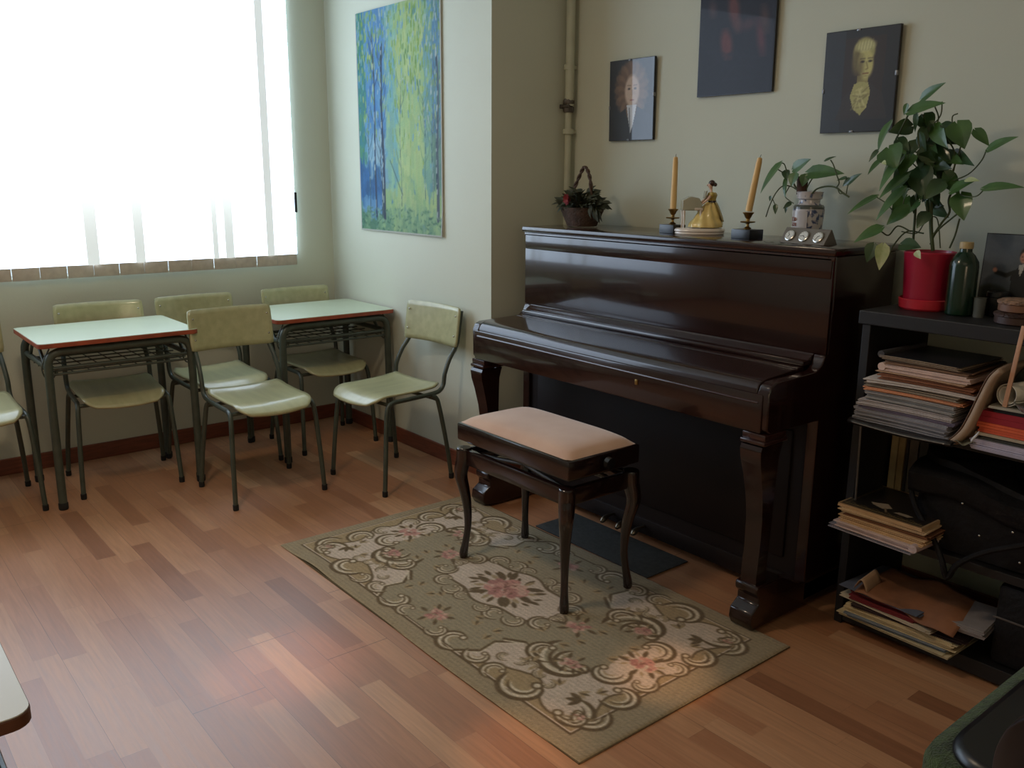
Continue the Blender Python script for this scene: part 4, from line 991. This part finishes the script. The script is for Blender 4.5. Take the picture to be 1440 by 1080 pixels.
sheet_stack('sheet_music', 'tilted white sheets behind the wooden stick, topmost of the short pile', 'sheet music', (176,158,146), -.95, -.72, 2.70, ZT+.03, ZT+.075, 8, rad(4), G2, depth=.2)

# middle shelf
G3 = 'pile of scores on the middle shelf'
z = .3685
for nm, lab, cat, c, x0, x1, y0, th, n, rz, cov in (
     ('magazine', 'open grey magazine at the bottom of the pile on the middle shelf', 'magazine', (150,144,150), -1.462, -1.17, 2.575, .012, 3, -2, None),
     ('magazine', 'white and pink rolled magazine low in the pile on the middle shelf', 'magazine', (206,184,178), -1.440, -1.165, 2.570, .018, 4, -2, None),
     ('score', 'thick cream score in the middle of the pile on the middle shelf', 'score', (200,164,120), -1.435, -1.150, 2.580, .022, 6, -1, None),
     ('score', 'dark brown covered score in the pile on the middle shelf', 'score', (108,68,38), -1.425, -1.145, 2.584, .012, 3, 0, None),
     ('score', 'cream score just under the black ornamented book', 'score', (206,176,136), -1.440, -1.155, 2.582, .014, 4, 1, None)):
    t = sheet_stack(nm, lab, cat, c, x0, x1, y0, z, z+th, n+1, rad(rz*1.5), G3, cover=cov, jit=.007)
    if 'rolled' in lab:
        hw = (x1-x0)/2; MB().tube([(hw-.004,-.135,.011),(hw-.004,.12,.011)], .014, 14).build('rolled_edge', pm((190,170,168)), t)
    z += th+.0006
q = Paint(.285, .27, .0028, (34,30,28))
q.C[(np.abs(q.X) > .136) | (np.abs(q.Y) > .128)] = (170,140,104)
for k in range(36):
    q.ell(-.128+.256*k/35, -.115, .0024, .004, (176,150,96)); q.ell(-.125, -.115+.23*k/35, .0024, .0024, (150,126,84))
for k in range(30): q.ell(-.12+.24*k/29, -.103+.006*math.sin(k*1.3), .0022, .003, (150,128,84))
q.poly([(-.075,-.045),(-.03,-.02),(.0,-.05),(-.02,-.075),(-.06,-.06)], (168,152,130)); q.poly([(.03,-.062),(.08,-.066),(.07,-.085),(.02,-.08)], (158,144,126)); q.stroke([(-.02,-.06),(.0,-.09)], .006, (150,132,104))
ob = thing('ornamented_book', 'black covered book with golden dotted border lying on top of the middle shelf pile', 'book', (-1.302, 2.712, z), rad(-1), G3)
layers(-.1425,.1425,-.135,.135,0,.010,4,.001).build('pages', pm((196,160,118)), ob, smooth=False)
link('cover', q.mesh('ornament_cover', lambda x, y: [x, y, .0112+0*x]), M['card'], ob)
# folders standing at the back left
for k, (xx, th, c, h, lab) in enumerate(((-1.427,.024,(196,174,128),.315,'cream folder standing upright at the left end of the middle shelf'),(-1.400,.022,(182,156,108),.31,'golden beige folder standing second from the left on the middle shelf'),(-1.374,.008,(60,50,44),.31,'thin dark brown folder standing behind the black bag'),(-1.362,.03,(120,108,96),.30,'grey brown folder standing just left of the black bag'),(-1.328,.03,(84,80,74),.305,'dim grey folder standing behind the black bag, rightmost upright one'))):
    t = thing('upright_folder', lab, 'folder', (xx, 2.93, .3685), 0, 'upright folders on the middle shelf')
    MB().box(0, th*.92, -.07, .09, 0, h, .002).build('pages', pm(c), t, smooth=False)
    MB().box(-.0008, th*.92+.0008, -.0725, -.0695, 0, h+.002, .0008).build('spine', pm(tuple(int(v*.92) for v in c)), t, smooth=False)
# black bag
lea = mat('black_leather', (17,16,18), .62, var=.2, scale=20, bump=.3, bscale=60, spec=.25)
bg = thing('black_bag', 'soft black shoulder bag slumped on the middle shelf of the bookcase', 'bag', (-1.03, 2.83, .3685))
def bagf(u, v):
    a = 2*PI*u; ca, sa = math.cos(a), math.sin(a)
    ex = math.copysign(abs(ca)**.55, ca)*.255; ey = math.copysign(abs(sa)**.6, sa)*.145
    sh = (math.sin(PI*min(1, .06+v*.94)) if v > .5 else 1)**.5; k = 1-.35*max(0, v-.55)**1.2
    top = .24 + .03*math.sin(ca*2.2+2.3) - .05*ca
    return (ex*k*(1-.98*(v > .995)) + .015*math.sin(5*v+3*sa), ey*k*(1-.98*(v > .995)), .004+top*v**.9*(1)+.006*math.sin(6*a)*v)
MB().grid(bagf, 40, 18, closed_u=True).build('bag_body', lea, bg)
def flap(u, v):
    x = -.235+.47*u; 
    return (x, .06-.215*min(1, v*1.6)-.012*math.sin(PI*v), .256-.05*(u-.3)-.175*max(0, v-.45)**1.1-.01*math.cos(9*u))
MB().grid(flap, 20, 14).build('flap', lea, bg, solid=.006)
MB().tube(smoothpath([(-.23,-.03,.22),(-.255,-.10,.19),(-.20,-.165,.12),(-.12,-.20,.05),(-.075,-.225,.0),(-.055,-.222,-.05),(-.03,-.215,.0),(.04,-.20,.06),(.16,-.165,.12)], 6), .009, 8).build('strap', lea, bg)
for x_, z_ in ((-.06,.175),(.09,.13),(.0,.09),(.12,.045)): MB().ball((x_,-.166,z_), .0045).build('stud', M['steel'], bg)

# lowest shelf
G4 = 'loose pile on the lowest shelf'
z = .0625
for nm, lab, cat, c, x0, x1, y0, th, n, rz, cov in (
     ('newspaper', 'cream newspaper with a dark printed edge, lowest in the pile near the floor', 'newspaper', (196,178,140), -1.418, -1.045, 2.595, .012, 3, -1, None),
     ('magazine', 'blue grey glossy magazine near the bottom of the lowest pile', 'magazine', (120,126,132), -1.395, -1.06, 2.592, .012, 2, 2, None),
     ('sheet_music', 'cream stack of loose leaves in the lowest pile', 'sheet music', (204,182,140), -1.400, -1.040, 2.602, .024, 7, 1, None),
     ('magazine', 'dark brown magazine in the lowest pile', 'magazine', (62,44,40), -1.38, -1.03, 2.610, .010, 2, 3, None),
     ('sheet_music', 'white leaves sliding out to the left in the lowest pile', 'sheet music', (192,176,150), -1.415, -1.10, 2.600, .008, 2, -3, None),
     ('book', 'small dark red book in the lowest pile', 'book', (110,26,30), -1.385, -1.16, 2.608, .026, 3, 0, (96,22,28)),
     ('magazine', 'slate blue thin magazine near the top of the lowest pile', 'magazine', (92,96,110), -1.420, -1.15, 2.600, .006, 1, -2, None)):
    sheet_stack(nm, lab, cat, c, x0, x1, y0, z, z+th, n+2, rad(rz*1.6), G4, cover=cov, jit=.010)
    z += th+.0006
zz = z
bpap = thing('brown_paper_bag', 'flattened brown paper bag draped over the lowest pile', 'paper bag', (-1.20, 2.74, zz))
def pb(u, v):
    return (-.165+.33*u, -.15+.25*v-.01*math.sin(9*u), .008+.028*max(0,.5-abs(u-.3)) - .06*max(0,.25-v)*(2.0)*(.4+.6*u) + .006*math.sin(8*u+3*v)+.004*math.sin(17*u))
MB().grid(pb, 28, 14).build('paper', mat('brown_kraft_paper', (140,92,62), .8, var=.15, scale=9, bump=.5, bscale=14), bpap, solid=.002)
MB().grid(lambda u, v: (-.165+.045*u, -.155+.09*v, .018+.035*math.sin(PI*u)+.012*v), 8, 6).build('curled_corner', mat('pale_kraft_paper', (172,140,110), .8), bpap, solid=.0015)
sheet_stack('magazine', 'grey magazines sticking out to the right of the brown paper bag', 'magazine', (140,132,130), -1.075, -.975, 2.63, .0625+.085, .0625+.112, 5, rad(5), G4, depth=.2)
cs_ = thing('black_case', 'plain black case standing on the lowest shelf right of the loose pile', 'case', (-.80, 2.81, .0625))
MB().box(-.165, .165, -.13, .14, .0, .262, .02).build('case_body', lea, cs_)
MB().tube(smoothpath([(-.05,-.02,.26),(-.045,-.02,.285),(0,-.02,.292),(.045,-.02,.285),(.05,-.02,.26)], 5), .007, 8).build('handle', lea, cs_)
MB().box(-.167, .167, -.132, -.128, .15, .156, .001).build('lid_seam', M['steeldk'], cs_)
# fix: stands between the magazines and the shelf side

# ------------------------------------------------------------------ things on the bookcase
BZ = 1.092
pot = thing('red_flower_pot', 'crimson red plastic plant pot with matching saucer on the bookcase', 'plant pot', (-1.362, 2.845, BZ))
rp_ = mat('crimson_plastic', (168,24,56), .38, var=.03, coat=.2)
MB().lathe([(0,.004),(.066,.004),(.068,.03),(.0775,.176),(.079,.182),(.076,.186),(.074,.176),(.072,.165),(0,.165)], 40).build('pot_body', rp_, pot)
MB().lathe([(0,0),(.072,0),(.078,.006),(.081,.034),(.078,.036),(.074,.010),(0,.008)], 40).build('saucer', mat('bright_red_plastic', (196,44,58), .35, coat=.2), pot)
MB().lathe([(0,.160),(.0735,.160),(.070,.168),(.03,.172),(0,.170)], 30).build('soil', mat('dark_soil', (40,30,22), .95, bump=1, bscale=90), pot)
big = thing('climbing_pothos', 'tall bushy pothos climbing a stake in the red pot', 'plant', (-1.362, 2.845, BZ+.168))
Yp = 2.845
st = MB()
# pixel paths traced from the plant: (x, y, depth offset)
def Q(*a): return [(1190+x*.2594, 100+y*.2593, *d) for x, y, *d in a]
stems(st, [(.006, Q((470,975),(460,850),(458,700),(440,520),(428,380),(415,235))), (.004, Q((360,960),(375,760),(385,640))),
  (.0035, Q((465,900),(520,820),(560,765),(555,700),(575,650))), (.0028, Q((560,960),(590,890),(615,800))), (.0028, Q((455,940),(500,860),(640,740,-.05),(650,680,-.05))),
  (.003, Q((440,540),(400,400),(340,390),(270,385),(290,330),(350,210))), (.0025, Q((430,420),(380,440),(320,400),(260,380))), (.0025, Q((470,350),(530,360),(580,420),(590,500),(560,580),(480,600))),
  (.0025, Q((620,410),(600,480),(560,570),(500,600))), (.002, Q((520,165),(515,230),(490,270),(450,300))), (.0022, Q((480,190),(500,260),(460,340),(440,400))),
  (.002, Q((580,330),(575,250),(605,230))), (.002, Q((760,430,-.1),(730,490,-.08),(660,560,-.05),(560,600))), (.002, Q((750,640,-.1),(700,680,-.08),(620,670,-.05),(560,620))),
  (.0025, Q((350,870),(280,840),(230,890,-.05),(190,870,-.06))), (.0025, Q((420,880),(330,870),(260,940,-.04),(230,1000,-.05))), (.002, Q((270,780),(220,720),(160,680))), (.002, Q((430,800),(480,790),(500,830),(510,960))),
  (.002, Q((380,520),(330,470),(290,440))), (.002, Q((440,600),(380,560),(330,560))), (.002, Q((385,640),(330,650),(300,760))), (.002, Q((460,790),(420,830),(380,880),(300,870)))], Yp)
world_child(st, 'stems', stm, big)
def LV(lst): return [(1190+a*.2594, 100+b*.2593, 1190+c*.2594, 100+d*.2593, w*.26, y1, y2, nx, nz) for a, b, c, d, w, y1, y2, nx, nz in lst]
leaves(LV([(340,220,525,160,75,-.02,-.05,-.3,.7),(410,150,527,58,60,.0,-.03,.4,.6),(330,180,310,240,30,-.02,-.02,0,.2),(240,280,160,430,100,-.05,-.09,-.8,.3),(600,285,640,415,118,-.04,-.07,.3,.4),
  (230,420,270,520,130,-.08,-.12,-.2,.8),(300,470,165,640,85,-.08,-.15,-.5,.7),(330,560,170,680,80,-.08,-.14,-.3,.8),(350,460,290,560,110,-.06,-.1,-.2,.8),(190,480,112,555,50,-.08,-.12,-.4,.6),(310,640,150,800,75,-.08,-.14,-.3,.8),
  (160,680,0,765,50,-.06,-.12,-.2,.9),(330,740,215,830,75,-.06,-.09,.2,.4),(190,850,38,920,75,-.08,-.13,-.1,.7),(620,670,635,805,105,-.05,-.08,.2,.2),(570,650,700,580,70,-.06,-.09,.2,.8),(750,635,955,615,60,-.1,-.14,.3,.9),
  (770,425,920,347,62,-.1,-.13,.2,.8),(700,320,775,400,55,-.09,-.1,.5,.4)]), Yp, 'leaves', gn, big)
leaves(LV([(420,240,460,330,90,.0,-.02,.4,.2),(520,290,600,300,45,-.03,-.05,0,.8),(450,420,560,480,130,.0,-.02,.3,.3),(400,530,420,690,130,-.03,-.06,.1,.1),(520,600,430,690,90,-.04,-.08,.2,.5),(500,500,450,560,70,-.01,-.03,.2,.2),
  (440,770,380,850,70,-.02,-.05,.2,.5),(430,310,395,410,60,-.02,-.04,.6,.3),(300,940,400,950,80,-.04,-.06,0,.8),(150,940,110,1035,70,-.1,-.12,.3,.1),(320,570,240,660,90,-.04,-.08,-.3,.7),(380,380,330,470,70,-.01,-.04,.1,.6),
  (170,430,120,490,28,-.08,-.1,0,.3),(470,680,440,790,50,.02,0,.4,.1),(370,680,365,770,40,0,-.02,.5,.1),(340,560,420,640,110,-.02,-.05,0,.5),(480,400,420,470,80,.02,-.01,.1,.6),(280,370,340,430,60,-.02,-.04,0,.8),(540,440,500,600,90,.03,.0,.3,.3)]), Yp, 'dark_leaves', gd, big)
rl2 = random.Random(11); ex = []; ex2 = []
for k in range(34):
    bx = rl2.gauss(420, 75); by = rl2.uniform(230, 720); an = rl2.choice([-1,1])*rl2.uniform(.2, 1.5); L_ = rl2.uniform(80, 125)
    if bx < 330: an = -abs(an)
    if bx > 520: an = abs(an)
    (ex if k % 3 else ex2).append((bx, by, bx+L_*math.sin(an), by+L_*math.cos(an)*.9+20, L_*rl2.uniform(.62,.85), rl2.uniform(-.05,.07), rl2.uniform(-.08,.06), rl2.uniform(-.6,.6), rl2.uniform(-.1,.8)))
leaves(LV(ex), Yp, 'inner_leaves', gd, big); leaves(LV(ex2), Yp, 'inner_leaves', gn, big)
leaves(LV([(200,945,180,1075,70,-.12,-.15,.6,.1),(650,590,718,590,34,-.08,-.1,0,.9),(380,980,400,1015,35,-.10,-.12,.1,.3),(200,490,215,505,22,-.13,-.14,0,.4)]), Yp, 'variegated_leaves', var_, big)
# bottle
bo = thing('green_bottle', 'dark green glass bottle with a tan cap beside the red pot', 'bottle', (-1.232, 2.80, BZ))
MB().lathe([(0,0),(.036,0),(.041,.005),(.042,.02),(.042,.150),(.040,.165),(.028,.185),(.018,.195),(.017,.210),(0,.210)], 36).build('bottle_body', mat('dark_green_glass', (14,44,26), .22, var=.05, coat=.25, trans=.1), bo)
MB().lathe([(0,.205),(.0195,.205),(.020,.208),(.020,.222),(.0185,.225),(0,.225)], 24).build('cap', mat('tan_cap', (176,156,112), .5), bo)
# dark little jar + cup
tb = thing('small_glass', 'small grey drinking glass right of the green bottle', 'glass', (-1.172, 2.80, BZ))
MB().lathe([(0,0),(.016,0),(.018,.06),(.0165,.06),(.015,.004),(0,.004)], 20).build('glass_body', mat('grey_glass', (120,124,120), .12, trans=.4), tb)
jr = thing('black_jar', 'small black jar behind the little grey glass', 'jar', (-1.150, 2.87, BZ))
MB().lathe([(0,0),(.028,0),(.030,.004),(.030,.058),(0,.060)], 24).build('jar_body', M['rubber'], jr)
MB().lathe([(0,.060),(.032,.060),(.032,.074),(.030,.076),(0,.076)], 24).build('jar_lid', M['framebk'], jr)
# picture card
def d_card(q, w, h):
    q.C[:] = (84,92,100)
    for k in range(40): q.ell(R.uniform(-.5,.5)*w, R.uniform(-.1,.5)*h, .03, .012, (96,104,112) if k % 2 else (76,84,92), 0, .4, .008)
    q.ell(-.30*w, -.36*h, .34*w, .22*h, (44,48,40), soft=.006)
    q.poly([(-.02*w,-.02*h),(.10*w,.13*h),(.30*w,.11*h),(.42*w,-.05*h),(.46*w,-.5*h),(-.1*w,-.5*h),(.0,-.3*h)], (26,27,32))
    q.stroke([(.04*w,.04*h),(-.10*w,-.01*h),(-.26*w,.02*h)], .013, (28,32,30)); q.ell(-.29*w,.05*h,.035*w,.03*h,(196,140,120),.4)
    q.ell(.16*w,.26*h,.085*w,.085*h,(44,36,34)); q.ell(.145*w,.225*h,.062*w,.07*h,(200,146,122)); q.poly([(.08*w,.13*h),(.19*w,.15*h),(.12*w,-.02*h)], (196,198,196))
    q.ell(.0,-.36*h,.05*w,.035*h,(190,140,118),.5)
    for s_ in (-1,1): q.ell(.14*w+s_*.025*w,.235*h,.009*w,.006*h,(40,30,30))
    q.stroke([(.12*w,.195*h),(.16*w,.195*h)], .002, (140,70,64))
portrait('picture_card', 'unframed card with a man in a black coat standing on the bookcase', -1.225, -1.045, BZ+.003, BZ+.245, d_card, -.07, 'card', Y_=2.935, cat='card', clips=False)
# stacked round wooden boxes
for z0, lab, c, r_ in ((0, 'lower round dark wooden box at the right of the bookcase top', (62,40,32), .062), (.036, 'upper flat round wooden box with carved pale lid at the right of the bookcase top', (112,78,58), .056)):
    t = thing('round_box', lab, 'box', (-1.045, 2.765, BZ+z0), 0, 'stacked round boxes')
    MB().lathe([(0,0),(r_-.004,0),(r_,.003),(r_,.022),(r_-.003,.024),(0,.024)], 30).build('box_body', mat('turned_wood', c, .5, var=.15), t)
    MB().lathe([(0,.024),(r_+.003,.024),(r_+.004,.030),(r_-.006,.0355),(0,.0358)], 30).build('box_lid', mat('carved_wood', (150,116,92) if z0 else c, .55, var=.3, scale=60, bump=.8, bscale=120), t)

# ------------------------------------------------------------------ green chair at the lower right
gc = thing('green_armchair', 'green fabric office chair with black backrest at the lower right corner', 'chair', (-.315, 1.64, 0))
grn = mat('green_wool_fabric', (34,48,24), .95, c2=(70,90,42), scale=60, bump=1, bscale=240, sheen=.15)
blk = mat('black_plastic', (18,18,22), .32, var=.1)
MB().prism(rrect(-.285,.285,-.27,.29,.09,8), 'z', .455, .545).build('seat', grn, gc, bevel=.03)
MB().prism(rrect(-.245,.255,-.25,.25,.08,8), 'z', .535, .568).build('seat_pad', blk, gc, bevel=.015)
def bsh(u, v):
    a = 2*u-1; w_ = .235*(1-.22*max(0, v-.35)**2)
    top = .262 - .10*abs(a)**3.2
    return (.10+a*w_, -.315-.05*v+.05*a*a, .55+top*v)
MB().grid(bsh, 24, 16).build('backrest', blk, gc, solid=.035, subsurf=0, bevel=.008)
MB().tube(smoothpath([(.1,-.355,.62),(.08,-.35,.45),(0,-.25,.40),(0,-.05,.40)], 5), .022, 12).build('back_support', blk, gc)
MB().lathe([(0,.40),(.10,.40),(.10,.452),(0,.452)], 20).lathe([(0,.08),(.028,.08),(.028,.40),(0,.40)], 20).build('column', blk, gc)
for k in range(5):
    a = 2*PI*k/5+.3; e = Vector((math.cos(a)*.26, math.sin(a)*.26, .075))
    lg = MB().tube([(0,0,.11), e], [.026,.017], 12).build('star_leg', blk, gc)
    MB().tube([(e.x-.012,e.y,.026),(e.x+.012,e.y,.026)], .026, 16).tube([(e.x,e.y,.04),(e.x,e.y,.075)], .008).build('caster', blk, lg)
for s_ in (-1,):
    ar = MB().box(-.225,-.165,-.68,-.455,.615,.642,.013).tube(smoothpath([(-.195,-.5,.62),(-.20,-.46,.53),(-.18,-.35,.46),(-.12,-.2,.44)], 5), .012, 10)
    ar.build('armrest', blk, gc)

# ------------------------------------------------------------------ light
def area(name, loc, rot, sx, sy, e, c):
    l = bpy.data.lights.new(name, 'AREA'); l.shape = 'RECTANGLE'; l.size = sx; l.size_y = sy; l.energy = e; l.color = c
    o = bpy.data.objects.new(name, l); COL.objects.link(o); o.location = loc; o.rotation_euler = rot; return o
def spot(name, loc, tgt, e, c, deg, blend=.6, r=.03):
    l = bpy.data.lights.new(name, 'SPOT'); l.energy = e; l.color = c; l.spot_size = rad(deg); l.spot_blend = blend; l.shadow_soft_size = r
    o = bpy.data.objects.new(name, l); COL.objects.link(o); o.location = loc
    o.rotation_euler = (Vector(tgt)-Vector(loc)).to_track_quat('-Z', 'Y').to_euler(); return o
area('ceiling_fill', (.4, -.6, 2.9), (0, 0, 0), 2.0, 2.0, 8, (1, .82, .62))  # added warm fill from above, in place of bounced light
area('far_room_daylight', (1.9, -.6, 1.6), (0, rad(90), 0), .7, 1.1, 14, (1, .72, .46))
area('ceiling_lamp', (-2.5, .5, 2.9), (0, 0, 0), .32, .32, 25, (1, .78, .55))
spot('warm_glint', (-.8, .8, 2.85), (-1.60, 1.92, 0), 230, (1, .55, .28), 7.5, 1, .02)
spot('warm_glint', (-2.2, -.6, 2.85), (-2.38, 1.04, 0), 190, (1, .5, .26), 10, 1, .02)
spot('warm_glint', (-1.0, .2, 2.85), (-1.60, 1.36, 0), 150, (1, .55, .3), 8, 1, .02)
sun_sky = bpy.data.worlds.new('sky'); S.world = sun_sky; sun_sky.use_nodes = True
nt = sun_sky.node_tree; sk = nt.nodes.new('ShaderNodeTexSky'); sk.sky_type = 'HOSEK_WILKIE'
nt.links.new(sk.outputs[0], nt.nodes['Background'].inputs[0]); nt.nodes['Background'].inputs[1].default_value = 4.0
S.view_settings.view_transform = 'Standard'; S.view_settings.look = 'None'; S.view_settings.exposure = -.38
